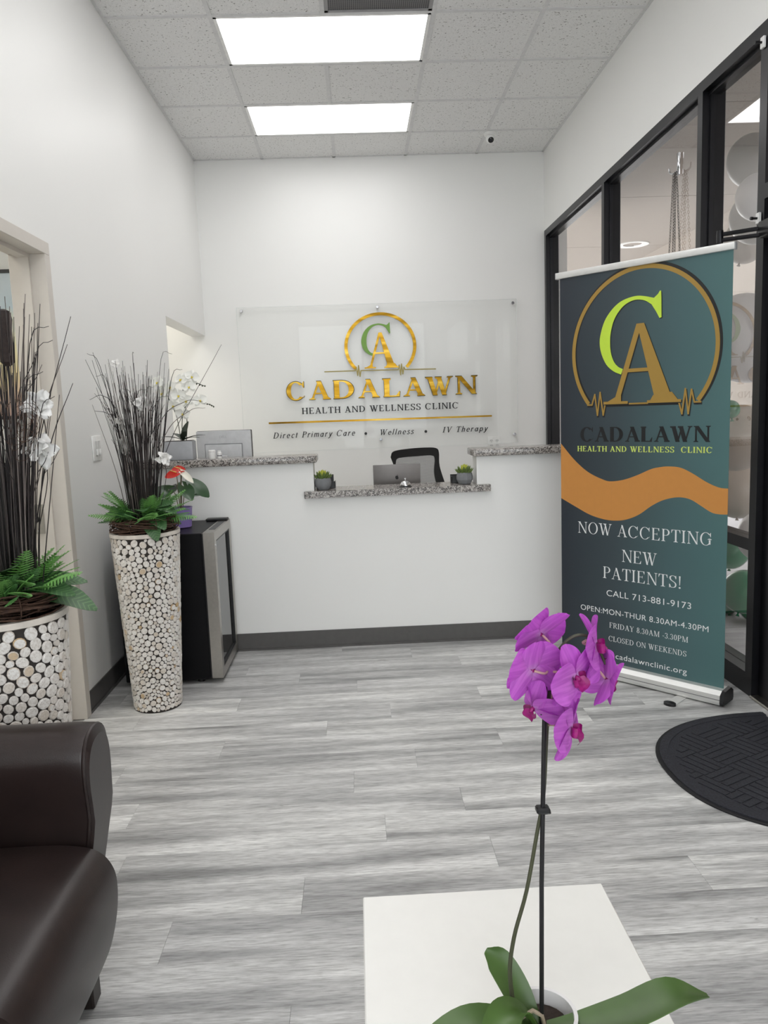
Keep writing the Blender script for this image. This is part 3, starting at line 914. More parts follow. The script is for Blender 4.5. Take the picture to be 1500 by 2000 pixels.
def emblem_c(u0, u1, v0, v1, w):
    """the big C: crescent heavy on the left, a beak at the upper right, cut short below"""
    O = [(550, 905), (500, 880), (450, 830), (415, 750), (403, 670), (415, 590), (445, 510), (500, 440), (560, 400), (640, 383), (700, 392), (760, 412)]
    I = [(562, 868), (530, 850), (500, 810), (480, 745), (475, 660), (483, 590), (502, 525), (535, 470), (580, 428), (640, 408), (700, 420), (745, 452)]
    BK = [(760, 412), (785, 390), (797, 370), (804, 372), (806, 420), (808, 545), (795, 548), (775, 505), (745, 452)]
    def mp(p): return (u0 + (p[0] - 403) / 405 * (u1 - u0), v0 + (905 - p[1]) / 535 * (v1 - v0))
    o = smooth_path([(x, y, 0) for x, y in O], 4); i = smooth_path([(x, y, 0) for x, y in I], 4)
    P = [[mp(o[k]), mp(o[k + 1]), mp(i[k + 1]), mp(i[k])] for k in range(len(o) - 1)]
    P.append([mp(p) for p in BK])
    return P
def emblem_a(u0, u1, v0, v1, W, t, foot=True):
    w = u1 - u0
    ap = u0 + w * 0.50
    f1, f2 = u0 + w * 0.17, u0 + w * 0.80
    H = v1 - v0
    P = [[(f1 - t / 2, v0), (f1 + t / 2, v0), (ap + t * 0.1, v1), (ap - t * 0.9, v1)],
         [(f2 - W / 2, v0), (f2 + W / 2, v0), (ap + t * 0.5, v1), (ap - t * 0.8, v1)],
         [(f1 + w * 0.08, v0 + H * 0.40), (f2 - w * 0.05, v0 + H * 0.40), (f2 - w * 0.07, v0 + H * 0.445), (f1 + w * 0.10, v0 + H * 0.445)]]
    if foot:
        s = H * 0.035
        P += [[(u0, v0), (u0 + w * 0.33, v0), (u0 + w * 0.33, v0 + s), (u0, v0 + s)], [(u0 + w * 0.58, v0), (u1, v0), (u1, v0 + s), (u0 + w * 0.58, v0 + s)],
              [(u0 + w * 0.06, v0 + s), (u0 + w * 0.24, v0 + s), (f1 + t, v0 + H * 0.13), (f1 + t * 0.1, v0 + H * 0.10)],
              [(u0 + w * 0.62, v0 + s), (u1 - w * 0.04, v0 + s), (f2 + W * 0.4, v0 + H * 0.13), (f2 - W * 0.65, v0 + H * 0.10)]]
    return P
# emblem on the wall sign
raised(ring_polys(0.2485, 1.886, 0.264, 0.290, -42, 222, 72, 1.088), 'emblem_arc', M_GOLD, M_GOLD_DARK)
raised(emblem_c(0.082, 0.338, 1.806, 2.088, 0.055), 'emblem_letter', M_GREEN_LET, M_INK, 0.0015, LTH)
raised(emblem_a(0.103, 0.403, 1.698, 2.004, 0.066, 0.02), 'emblem_letter', M_GOLD, M_GOLD_DARK, 0.0015, LTH + 0.004)
pulse_l = [(-0.249, 1.683), (0.020, 1.683), (0.030, 1.715), (0.040, 1.640), (0.050, 1.727), (0.060, 1.632), (0.070, 1.683), (0.398, 1.679), (0.408, 1.720), (0.418, 1.632), (0.428, 1.728), (0.438, 1.640), (0.448, 1.700), (0.458, 1.678), (0.728, 1.674)]
raised(stroke_polys(pulse_l, 0.009), 'pulse_line', plain('olive_gold', rgb(146, 132, 72), 0.4, 0.4), M_GOLD_DARK, 0.001, 0.006)

# outlet plate on the back wall
t = thing('outlet_plate', 'white double electrical outlet plate on the back wall', 'outlet', (1.24, YB, 1.0))
m = MB(); m.rbox(-0.058, 0.058, -0.007, 0.0, -0.06, 0.06, 0.003, 2); m.build('cover_plate', M_WHITE, t, True)
sm = MB(); sm.lathe([(0.017, 0.0), (0.017, 0.0022)], 18, 0, RX(PI / 2) @ SC(1, 0.82, 1)); sme = sm.mesh('socket', plain('socket_white', rgb(222, 222, 220), 0.35), True)
hm = MB()
for x in (-0.006, 0.006): hm.box(x - 0.0012, x + 0.0012, -0.0006, 0.0, -0.001, 0.008)
hm.box(-0.002, 0.002, -0.0006, 0, -0.011, -0.007)
hme = hm.mesh('slot', M_BLACK)
for x in (-0.026, 0.026):
    for z in (-0.022, 0.022):
        so = link('socket', sme, t, (x, -0.007, z)); link('slot', hme, so, (0, -0.0022, 0))

# ================================================================== THINGS ON AND BEHIND THE DESK
# --- monitor seen from behind
mon = thing('computer_monitor', 'silver computer monitor seen from behind on the desk', 'monitor', (-0.785, YC + 0.33, 0.74), math.radians(-14))
M_SILVER = plain('silver_plastic', rgb(196, 197, 199), 0.42)
MW = 0.345
m = MB(); m.rbox(-MW / 2, MW / 2, 0.0, 0.016, 0.30, 0.505, 0.004, 2); m.build('back_shell', M_SILVER, mon, True)
m = MB(); m.rbox(-MW / 2 - 0.001, MW / 2 + 0.001, 0.016, 0.026, 0.298, 0.507, 0.003, 1); m.build('bezel', M_BLACK, mon)
m = MB(); m.rbox(-0.115, 0.115, -0.010, 0.003, 0.302, 0.425, 0.006, 2); m.build('rear_bulge', M_SILVER, mon, True)
m = MB()
for a, c in (((-0.118, 0.302), (-0.118, 0.428)), ((-0.118, 0.428), (0.118, 0.428)), ((0.118, 0.428), (0.118, 0.302))):
    m.tube([(a[0], -0.001, a[1]), (c[0], -0.001, c[1])], 0.0016, 6)
m.build('seam', plain('grey_seam', rgb(120, 121, 124), 0.5), mon)
m = MB(); m.rbox(-0.03, 0.03, -0.03, -0.008, 0.01, 0.36, 0.004, 1); m.build('stand_post', M_SILVER, mon)
m = MB(); m.rbox(-0.11, 0.11, -0.11, 0.08, 0.0, 0.012, 0.004, 1); m.build('stand_base', M_SILVER, mon)
lm = sans_mesh('DELL', -0.024, 0.024, 0.463, 0.014, 'logo', plain('logo_grey', rgb(170, 171, 174), 0.3))
o = link('logo', lm, mon, None, TR(0, -0.0006, 0) @ RX(PI / 2))

# --- two little containers in front of it
t = thing('pill_jar', 'small white cylindrical jar in front of the monitor', 'jar', (-0.806, YC + 0.06, 1.097))
MB().lathe([(0.0185, 0), (0.0195, 0.002), (0.0195, 0.036), (0.018, 0.038)], 24).build('jar_body', M_WHITE, t, True)
MB().lathe([(0.020, 0.038), (0.020, 0.046), (0.017, 0.049)], 24).build('lid', M_WHITE, t, True)
t = thing('medicine_bottle', 'tiny white bottle with a dark neck band beside the white jar', 'bottle', (-0.769, YC + 0.085, 1.097))
MB().lathe([(0.0125, 0), (0.013, 0.002), (0.013, 0.030), (0.008, 0.034)], 20).build('bottle_body', M_WHITE, t, True)
MB().lathe([(0.0132, 0.012), (0.0132, 0.018)], 20, caps=False).build('label_band', plain('label_grey', rgb(120, 120, 124), 0.6), t, True)
MB().lathe([(0.009, 0.034), (0.009, 0.043)], 16).build('cap', M_WHITE, t, True)

# --- laptop seen from behind
lap = thing('laptop', 'open grey laptop seen from behind on the desk', 'laptop', (0.234, YC + 0.30, 0.74))
M_LAP = plain('space_grey_metal', rgb(118, 114, 112), 0.4, 0.5, vary=0.03)
m = MB(); m.rbox(-0.14, 0.14, 0.0, 0.20, 0.0, 0.012, 0.004, 2); m.build('keyboard_base', M_LAP, lap, True)
lid = MB(); lid.rbox(-0.14, 0.14, -0.006, 0.0, 0.0, 0.262, 0.0028, 2); lido = lid.build('lid', M_LAP, lap, True, loc=(0, 0.0, 0.012)); lido.rotation_euler = (math.radians(8), 0, 0)
ap = smooth_path([(0.0, 0.7), (0.28, 0.78), (0.55, 0.66), (0.44, 0.42), (0.50, 0.10), (0.66, -0.05), (0.48, -0.5), (0.22, -0.7), (0.0, -0.62), (-0.24, -0.7), (-0.52, -0.42), (-0.66, 0.1), (-0.52, 0.62), (-0.22, 0.78), (0, 0.7)], 4)
lp = [(p[0] * 0.015, p[1] * 0.015) for p in ap[:-1]]
lm_ = MB(); 
lm_.add([(x, -0.0066, z) for x, z in lp], [tuple(range(len(lp)))])
lf = smooth_path([(0.02, 0.85), (0.10, 1.10), (0.30, 1.25), (0.26, 1.0), (0.02, 0.85)], 4)
lm_.add([(p[0] * 0.015, -0.0066, p[1] * 0.015) for p in lf[:-1]], [tuple(range(len(lf) - 1))])
lm_.build('logo', plain('dark_logo', rgb(42, 42, 44), 0.25), lido, loc=(0, 0, 0.182))

# --- service bell
t = thing('service_bell', 'chrome dome service bell on the low countertop', 'bell', (0.266, YC + 0.005, 0.90))
MB().lathe([(0.036, 0), (0.036, 0.005), (0.031, 0.008)], 28).build('bell_base', plain('dark_chrome', rgb(90, 90, 92), 0.2, 0.9), t, True)
MB().lathe([(0.031 * math.cos(a), 0.010 + 0.025 * math.sin(a)) for a in [i * PI / 2 / 8 for i in range(8)]] + [(0.004, 0.035)], 28).build('dome', M_CHROME, t, True, 60)
MB().lathe([(0.003, 0.034), (0.003, 0.042), (0.006, 0.043), (0.006, 0.048), (0.003, 0.050)], 12).build('button', M_CHROME, t, True)

# --- succulents in concrete pots, each with a black card holder behind
leafm = MB()
rows = []
for i in range(6):
    u = i / 5; wd = 0.0072 * math.sin(PI * min(1, 0.18 + u * 0.80)) * (1.0 if u < 0.99 else 0.1)
    z = 0.036 * u; cv = 0.006 * u * u
    rows.append([Vector((wd * math.cos(a), cv + wd * 0.55 * math.sin(a), z)) for a in [2 * PI * k / 7 for k in range(7)]])
leafm.grid(rows, 0, None, True)
leaf_dark = leafm.mesh('succulent_leaf', M_SUCC, True, None); leaf_tip = leafm.mesh('succulent_leaf', M_SUCC_TIP, True, None)
def succulent(x, label, faceted, seed):
    rnd = random.Random(seed)
    t = thing('succulent', label, 'potted plant', (x, YC + 0.035, 0.90), 0, 'succulents on the low countertop')
    n = 9 if faceted else 36
    prof = [(0.028, 0.0), (0.036, 0.006), (0.046, 0.026), (0.0475, 0.044), (0.043, 0.062), (0.038, 0.068), (0.035, 0.068), (0.036, 0.056)]
    pm = MB(); pm.lathe(prof, n)
    if faceted:
        pm.v = [(p[0] * (1 + 0.03 * rnd.uniform(-1, 1)), p[1] * (1 + 0.03 * rnd.uniform(-1, 1)), p[2]) for p in pm.v]
    pm.build('pot', M_CONCRETE, t, not faceted)
    MB().lathe([(0.036, 0.056), (0.034, 0.060)], 20).build('soil', M_SOIL, t)
    for ring_i, (cnt, tilt, rad, sc) in enumerate(((12, 0.95, 0.024, 1.2), (10, 0.62, 0.016, 1.4), (7, 0.34, 0.009, 1.5), (4, 0.12, 0.003, 1.55))):
        for i in range(cnt):
            a = 2 * PI * (i + 0.5 * ring_i) / cnt + rnd.uniform(-0.1, 0.1)
            M = TR(0, 0, 0.058) @ RZ(a) @ TR(0, -rad, 0) @ RX(tilt + rnd.uniform(-0.1, 0.1)) @ SC(sc, sc, sc)
            link('leaf', leaf_tip if ring_i >= 2 else leaf_dark, t, None, M)
succulent(-0.194, 'green succulent in a smooth round grey pot beside the tall left section', False, 1)
succulent(0.604, 'green succulent in a faceted grey pot near the right raised countertop', True, 2)
def card_holder(x, label, tall):
    t = thing('card_holder', label, 'card holder', (x, YC + 0.125, 0.90), 0, 'black business card holders')
    m = MB(); m.rbox(-0.055, 0.055, -0.03, 0.03, 0, 0.006, 0.002, 1); m.box(-0.055, 0.055, -0.03, -0.026, 0.004, 0.040); m.build('front_pocket', M_BLACK, t)
    m = MB(); m.box(-0.055, 0.045, 0.026, 0.03, 0.004, 0.075 if tall else 0.048); m.box(-0.055, -0.051, -0.03, 0.03, 0.004, 0.04); m.box(0.051, 0.055, -0.03, 0.03, 0.004, 0.04)
    m.build('back_plate', M_BLACK, t)
    m = MB(); m.box(-0.046, 0.046, -0.024, 0.018, 0.007, 0.036); m.build('card_stack', plain('card_paper', rgb(214, 214, 212), 0.6), t)
card_holder(-0.182, 'stepped black card holder behind the succulent in the smooth pot', True)
card_holder(0.592, 'low black card holder behind the succulent in the faceted pot', False)

# --- office chair behind the desk
oc = thing('office_chair', 'black mesh-back office chair behind the desk', 'chair', (0.40, 5.35, 0))
M_MESH = NT('chair_mesh'); setp(M_MESH.b, rgb(70, 70, 74), 0.8)
tr_ = M_MESH.n('ShaderNodeBsdfTransparent'); mx_ = M_MESH.n('ShaderNodeMixShader')
wv = M_MESH.n('ShaderNodeTexWave'); wv.inputs['Scale'].default_value = 60.0; wv.bands_direction = 'Z'
M_MESH.l(M_MESH.coord('Object'), wv.inputs['Vector'])
rr = M_MESH.n('ShaderNodeMapRange'); rr.inputs[3].default_value = 0.25; rr.inputs[4].default_value = 0.75
M_MESH.l(wv.outputs['Fac'], rr.inputs[0]); M_MESH.l(rr.outputs[0], mx_.inputs[0])
M_MESH.l(tr_.outputs[0], mx_.inputs[1]); M_MESH.l(M_MESH.b.outputs[0], mx_.inputs[2]); M_MESH.l(mx_.outputs[0], M_MESH.out.inputs['Surface'])
bk = [(-0.155, 1.045), (-0.12, 1.062), (0.0, 1.068), (0.115, 1.068), (0.135, 1.05), (0.150, 0.92), (0.195, 0.78), (0.215, 0.66), (0.19, 0.52), (0.0, 0.49), (-0.19, 0.52), (-0.205, 0.66), (-0.165, 0.80), (-0.125, 0.93)]
bk = [(-0.175, 1.02), (-0.155, 1.058), (-0.06, 1.072), (0.05, 1.076), (0.125, 1.07), (0.145, 1.04), (0.150, 0.95), (0.185, 0.83), (0.225, 0.70), (0.20, 0.54), (0.0, 0.50), (-0.20, 0.54), (-0.215, 0.70), (-0.16, 0.84), (-0.145, 0.92)]
outl = smooth_path([(x, z, 0) for x, z in bk + bk[:1]], 5)[:-1]
fm = MB(); n = len(outl)
c0 = Vector((0, 0.78, 0))
def yb_(z): return -0.25 - 0.10 * ((z - 0.78) / 0.3) ** 2 * (0.6 if z > 0.78 else -0.6)
inner = []
rows = [[], [], [], []]
for p in outl:
    d = (p - c0); dl_ = d.length
    q = p - d * (0.055 / dl_)
    inner.append((q.x, q.y))
    rows[0].append(Vector((p.x, yb_(p.y) - 0.014, p.y))); rows[1].append(Vector((p.x, yb_(p.y) + 0.014, p.y)))
    rows[2].append(Vector((q.x, yb_(q.y) + 0.012, q.y))); rows[3].append(Vector((q.x, yb_(q.y) - 0.012, q.y)))
rows.append(rows[0])
fm.grid(rows, 0, None, True); fm.build('back_frame', M_BLACK, oc, True, 60)
m = MB(); vs = [Vector((x, yb_(z), z)) for x, z in inner]; m.add(vs + [Vector((0, yb_(0.78), 0.78))], [(i, (i + 1) % n, n) for i in range(n)]); m.build('back_mesh', M_MESH.m, oc, True)
m = MB(); m.rbox(-0.24, 0.24, -0.22, 0.24, 0.44, 0.52, 0.03, 3); m.build('seat', plain('black_fabric', rgb(22, 22, 24), 0.9), oc, True)
m = MB(); m.tube([(0, -0.24, 0.56), (0, -0.20, 0.44), (0, 0, 0.40)], 0.022, 8); m.build('back_bracket', M_BLACK, oc, True)
m = MB(); m.tube([(0, 0, 0.10), (0, 0, 0.44)], 0.028, 12); m.build('gas_lift', M_BLACK, oc, True)
m = MB()
for i in range(5):
    a = 2 * PI * i / 5; m.tube([(0, 0, 0.11), (0.29 * math.cos(a), 0.29 * math.sin(a), 0.07)], [0.025, 0.016], 8)
m.build('star_base', M_BLACK, oc, True)
cm = MB(); cm.lathe([(0.028, -0.012), (0.028, 0.012)], 14, 0, RX(PI / 2)); cme = cm.mesh('caster', M_BLACK, True)
for i in range(5):
    a = 2 * PI * i / 5; link('caster', cme, oc, (0.29 * math.cos(a), 0.29 * math.sin(a), 0.028))

# --- light switch by the door
t = thing('light_switch', 'white double dimmer switch plate on the side wall', 'light switch', (XL, 3.803, 1.198))
m = MB(); m.rbox(0, 0.007, -0.062, 0.062, -0.060, 0.060, 0.003, 2); m.build('cover_plate', M_WHITE, t, True)
for y in (-0.022, 0.022):
    m = MB(); m.rbox(0.007, 0.0095, y - 0.014, y + 0.014, -0.036, 0.036, 0.001, 1); so = m.build('slide_track', plain('switch_pale_grey', rgb(205, 205, 203), 0.4), t)  # slide track in a slightly greyer white than the plate
    m = MB(); m.rbox(0.0095, 0.018, y - 0.011, y + 0.011, -0.034, -0.004, 0.003, 2); m.build('paddle', M_WHITE, so, True)

# ================================================================== FRIDGE AND ITS PLANT
fr = thing('wine_fridge', 'black mini fridge with a steel-framed glass door', 'fridge', (-0.715, 3.73, 0))
FW, FDP, FH = 0.485, 0.485, 0.765       # depth (x), width (y), height
M_FR = plain('fridge_black', rgb(11, 11, 14), 0.4, 0, 0.2)
m = MB(); m.rbox(-FDP, -0.062, 0.0, FW, 0.022, FH, 0.004, 1); m.build('cabinet', M_FR, fr)
m = MB()
for x in (-0.44, -0.12):
    for y in (0.05, FW - 0.05): m.lathe([(0.018, 0), (0.018, 0.022)], 12, 0, TR(x, y, 0))
m.build('foot', M_BLACK, fr); fr.children[-1]['kind'] = 'stuff'
m = MB(); m.box(-0.062, -0.056, 0.004, FW - 0.004, 0.03, FH - 0.004); m.build('gasket', M_BLACK, fr)
dr = MB(); z0, z1, b_ = 0.026, FH + 0.002, 0.045
dr.box(-0.055, 0, 0.0, b_, z0, z1); dr.box(-0.055, 0, FW - b_, FW, z0, z1); dr.box(-0.055, 0, b_, FW - b_, z0, z0 + b_); dr.box(-0.055, 0, b_, FW - b_, z1 - b_, z1)
door = dr.build('door', M_STEEL, fr)
m = MB(); m.box(-0.02, -0.012, b_, FW - b_, z0 + b_, z1 - b_); m.build('door_glass', M_FRIDGE_GLASS, door)
m = MB(); t_ = 0.008
m.box(-0.012, -0.002, b_, b_ + t_, z0 + b_, z1 - b_); m.box(-0.012, -0.002, FW - b_ - t_, FW - b_, z0 + b_, z1 - b_); m.box(-0.012, -0.002, b_, FW - b_, z0 + b_, z0 + b_ + t_); m.box(-0.012, -0.002, b_, FW - b_, z1 - b_ - t_, z1 - b_)
m.build('door_seal', M_BLACK, door)
m = MB(); m.rbox(-0.045, -0.012, 0.10, FW - 0.10, z1 - 0.0005, z1 + 0.0015, 0.0005, 1); m.build('grip_recess', plain('dark_recess', rgb(60, 60, 62), 0.4), door)
m = MB(); m.rbox(-0.12, -0.004, FW - 0.07, FW - 0.012, FH + 0.002, FH + 0.014, 0.003, 1); m.build('hinge_cover', M_BLACK, fr)
m = MB(); m.lathe([(0.007, 0), (0.007, 0.003)], 12, 0, TR(0, 0.022, 0.70) @ RY(PI / 2)); m.build('lock', M_CHROME, door, True)

# --- anthurium in a purple pot on the fridge
M_PURPLE = plain('purple_glaze', rgb(142, 122, 188), 0.3)
an = thing('anthurium', 'red anthurium in a purple pot on the mini fridge', 'potted plant', (-0.925, 3.97, FH))
MB().lathe([(0.045, 0), (0.052, 0.004), (0.060, 0.100), (0.062, 0.106), (0.056, 0.106), (0.054, 0.092)], 28).build('pot', M_PURPLE, an, True)
MB().lathe([(0.055, 0.092), (0.050, 0.097)], 20).build('soil', M_SOIL, an)
M_AN = plain('anthurium_leaf', rgb(44, 74, 44), 0.28, vary=0.2, scale=20)
M_RED = plain('red_spathe', rgb(206, 44, 34), 0.3, vary=0.12, scale=20)
M_CREAM = plain('cream_spathe', rgb(232, 228, 214), 0.4)

def leaf_mesh(name, L, Wd, mat, cup=0.15, curl=0.25, heart=0.0, tip=1.0, nu=10, nv=7, wave=0.0, fold=0.0, thick=0.0008, blunt=0.75):
    """leaf or petal along +y from its base, facing +z, with real (thin) thickness"""
    def pt(u, v):
        wu = math.sin(PI * min(1.0, (u * 0.96 + 0.02)) ** tip) ** blunt
        x = v * Wd / 2 * wu
        y = L * u - heart * L * (abs(v) ** 1.5) * (1 - u) ** 3 * 0.9
        z = cup * Wd * v * v * wu + fold * Wd * abs(v) * wu - curl * L * u * u + wave * Wd * math.sin(u * 9 + v * 3) * abs(v)
        return Vector((x, y, z))
    m = MB()
    top = [[pt(i / (nu - 1), -1 + 2 * j / (nv - 1)) for j in range(nv)] for i in range(nu)]
    m.grid(top); m.grid([[p - Vector((0, 0, thick)) for p in r][::-1] for r in top])
    return m.mesh(name, mat, True, None)

def put(name, me, parent, pos, direction, up=(0, 0, 1), roll=0.0, s=1.0):
    """places a leaf: its +y runs along direction, its +z as near up as possible"""
    d = Vector(direction).normalized(); u = Vector(up)
    x = d.cross(u)
    if x.length < 1e-4: x = d.orthogonal()
    x.normalize(); z = x.cross(d)
    M = Matrix((x, d, z)).transposed().to_4x4()
    return link(name, me, parent, None, TR(*pos) @ M @ RY(roll) @ SC(s, s, s))

an_leaf = leaf_mesh('leaf', 0.105, 0.075, M_AN, 0.08, 0.18, 0.5, 0.8)
sp = leaf_mesh('spathe', 0.06, 0.045, M_RED, 0.12, 0.2, 0.5, 0.8)
spc = leaf_mesh('spathe', 0.085, 0.035, M_CREAM, 0.15, 0.1, 0.3, 0.8)
stm = MB()
heads = [((0.03, -0.02, 0.215), (0.5, -0.7, -0.5), an_leaf, 'leaf'), ((0.075, 0.0, 0.225), (0.8, -0.2, -0.6), an_leaf, 'leaf'), ((-0.05, -0.03, 0.20), (-0.7, -0.6, -0.2), an_leaf, 'leaf'),
         ((-0.02, 0.04, 0.22), (-0.3, 0.7, -0.2), an_leaf, 'leaf'), ((0.0, -0.03, 0.285), (-0.9, -0.3, -0.2), sp, 'spathe'), ((0.02, -0.01, 0.30), (-0.6, 0.2, 0.1), sp, 'spathe'), ((0.025, -0.02, 0.29), (0.75, -0.3, -0.65), spc, 'spathe'),
         ((0.03, 0.03, 0.16), (0.9, 0.2, 0.1), leaf_mesh('leaf', 0.07, 0.018, M_AN), 'leaf')]
for p, d, me, nm in heads:
    stm.tube(smooth_path([(p[0] * 0.15, p[1] * 0.15, 0.095), (p[0] * 0.4, p[1] * 0.4, 0.18), p], 4), 0.0022, 5)
    put(nm, me, an, p, d, (0.2, -0.8, 0.6))
stm.build('stem', plain('anthurium_stem', rgb(96, 84, 52), 0.5), an, True)
an.children[-1]['kind'] = 'stuff'
m = MB()
for p in ((0.0, -0.033, 0.29), (0.02, -0.012, 0.306)): m.tube([p, (p[0] - 0.03, p[1] - 0.012, p[2] + 0.012)], [0.003, 0.002], 6)
m.build('spadix', plain('spadix_yellow', rgb(220, 180, 90), 0.5), an, True); an.children[-1]['kind'] = 'stuff'

# --- white orchid in a grey trough on the raised countertop
wo = thing('white_orchid', 'white orchid in a grey rectangular planter on the raised countertop', 'potted plant', (-0.965, YC + 0.075, 1.097))
M_GREYPOT = plain('grey_planter', rgb(168, 170, 174), 0.45)
m = MB(); m.rbox(-0.10, 0.062, -0.05, 0.05, 0, 0.105, 0.006, 2); m.build('planter', M_GREYPOT, wo, True)
MB().box(-0.092, 0.054, -0.043, 0.043, 0.1045, 0.107).build('soil', M_SOIL, wo)
wl = leaf_mesh('leaf', 0.12, 0.035, plain('dark_orchid_leaf', rgb(46, 56, 44), 0.4), 0.1, 0.35)
for d in ((0.9, 0.2, 0.55), (0.8, -0.5, 0.45), (-0.8, -0.3, 0.5), (-0.5, 0.6, 0.6), (0.3, -0.8, 0.8), (0.1, 0.3, 1.2)): put('leaf', wl, wo, (0.0, 0, 0.107), d)
M_WPET = plain('white_petal', rgb(240, 240, 234), 0.55, vary=0.03)
M_YEL = plain('yellow_lip', rgb(220, 200, 60), 0.5)
wp = leaf_mesh('petal', 0.040, 0.050, M_WPET, 0.10, 0.10, 0, 0.75); wsep = leaf_mesh('sepal', 0.040, 0.028, M_WPET, 0.10, 0.12, 0, 0.9)
def lip_mesh(name, mat, s=1.0):
    m = MB()
    m.tube([(0, 0, 0), (0, -0.002 * s, 0.006 * s), (0, -0.001 * s, 0.011 * s)], [0.0035 * s, 0.0045 * s, 0.002 * s], 8)
    rows = []
    for i in range(6):
        u = i / 5
        rows.append([Vector(((-1 + 2 * j / 4) * (0.009 + 0.004 * math.sin(u * PI)) * s * (1 - 0.75 * u * u), -0.022 * s * u, (0.004 + 0.012 * math.sin(u * 2.4)) * s + 0.006 * s * (abs(-1 + j / 2)) * (1 - u))) for j in range(5)])
    m.grid(rows)
    for sx in (-1, 1):
        rows = []
        for i in range(5):
            u = i / 4
            rows.append([Vector((sx * (0.004 + 0.008 * math.sin(u * PI * 0.8)) * s, (-0.001 + 0.007 * v) * s, (0.003 + 0.012 * u) * s)) for v in (-1, 0, 1)])
        m.grid(rows)
    return m.mesh(name, mat, True, None)
wlip = lip_mesh('flower', M_YEL, 0.5)
def orchid_flower(parent, pos, facing, up, lip, pet, sep, s=1.0, roll=0.0, close=0.0, name='flower'):
    fl = link(name, lip, parent, None, TR(*pos) @ frame_z(facing, up) @ RZ(roll) @ SC(s, s, s))
    for nm, me, ang, lift in (('petal', pet, 14, 0.003), ('petal', pet, 166, 0.003), ('sepal', sep, 90, 0), ('sepal', sep, -42, 0), ('sepal', sep, -138, 0)):
        link(nm, me, fl, None, TR(0, 0, lift) @ RZ(math.radians(ang - 90)) @ RX(-close + random.uniform(-0.12, 0.12)) @ TR(0, 0.002, 0))
    return fl
stm = MB()
p1 = smooth_path([(0.02, 0, 0.107), (0.03, 0, 0.22), (0.02, -0.01, 0.36), (0.04, -0.01, 0.43), (0.10, -0.01, 0.42), (0.145, -0.01, 0.40)], 6)
p2 = smooth_path([(0.0, 0.0, 0.107), (0.0, 0.01, 0.20), (0.02, 0.0, 0.28), (0.08, -0.01, 0.33), (0.15, -0.01, 0.305), (0.185, -0.01, 0.29)], 6)
p3 = smooth_path([(-0.01, 0.0, 0.107), (-0.03, 0.01, 0.25), (-0.08, 0.0, 0.38), (-0.11, -0.01, 0.42)], 6)
for p in (p1, p2, p3): stm.tube(p, 0.0022, 6)
for p in (p1, p2):
    for q in p[-9::2]: stm.lathe([(0.001, -0.005), (0.005, 0), (0.001, 0.005)], 7, 0, TR(q.x, q.y - 0.004, q.z + random.uniform(-0.006, 0.006)))
o = stm.build('flower_stem', plain('dark_green_stem', rgb(50, 58, 40), 0.6), wo, True); 
for pos, fc in (((0.115, -0.03, 0.325), (0.3, -1, 0.1)), ((0.06, -0.03, 0.40), (0.1, -1, 0.2)), ((0.02, -0.03, 0.44), (-0.3, -1, 0.3)), ((0.04, -0.03, 0.325), (-0.2, -1, -0.1)), ((-0.04, -0.03, 0.40), (-0.5, -1, 0.1)), ((-0.09, -0.02, 0.37), (-0.6, -1, 0.0)), ((0.08, -0.03, 0.455), (0.4, -1, 0.1)), ((-0.03, -0.03, 0.30), (-0.3, -1, -0.2)), ((0.0, -0.03, 0.355), (0.1, -1, 0.0)), ((0.015, -0.03, 0.255), (0.3, -1, -0.3)), ((-0.11, -0.02, 0.43), (-0.4, -1, 0.2))):
    orchid_flower(wo, pos, fc, (0, 0, 1), wlip, wp, wsep, 1.0, random.uniform(-0.3, 0.3))

# ================================================================== TALL VASES
DISC = MB(); DISC.lathe([(1.0, -0.3), (1.0, 0.55), (0.86, 0.72)], 12)
DISC_MESH = DISC.mesh('wood_disc', M_DISC, True, 40)

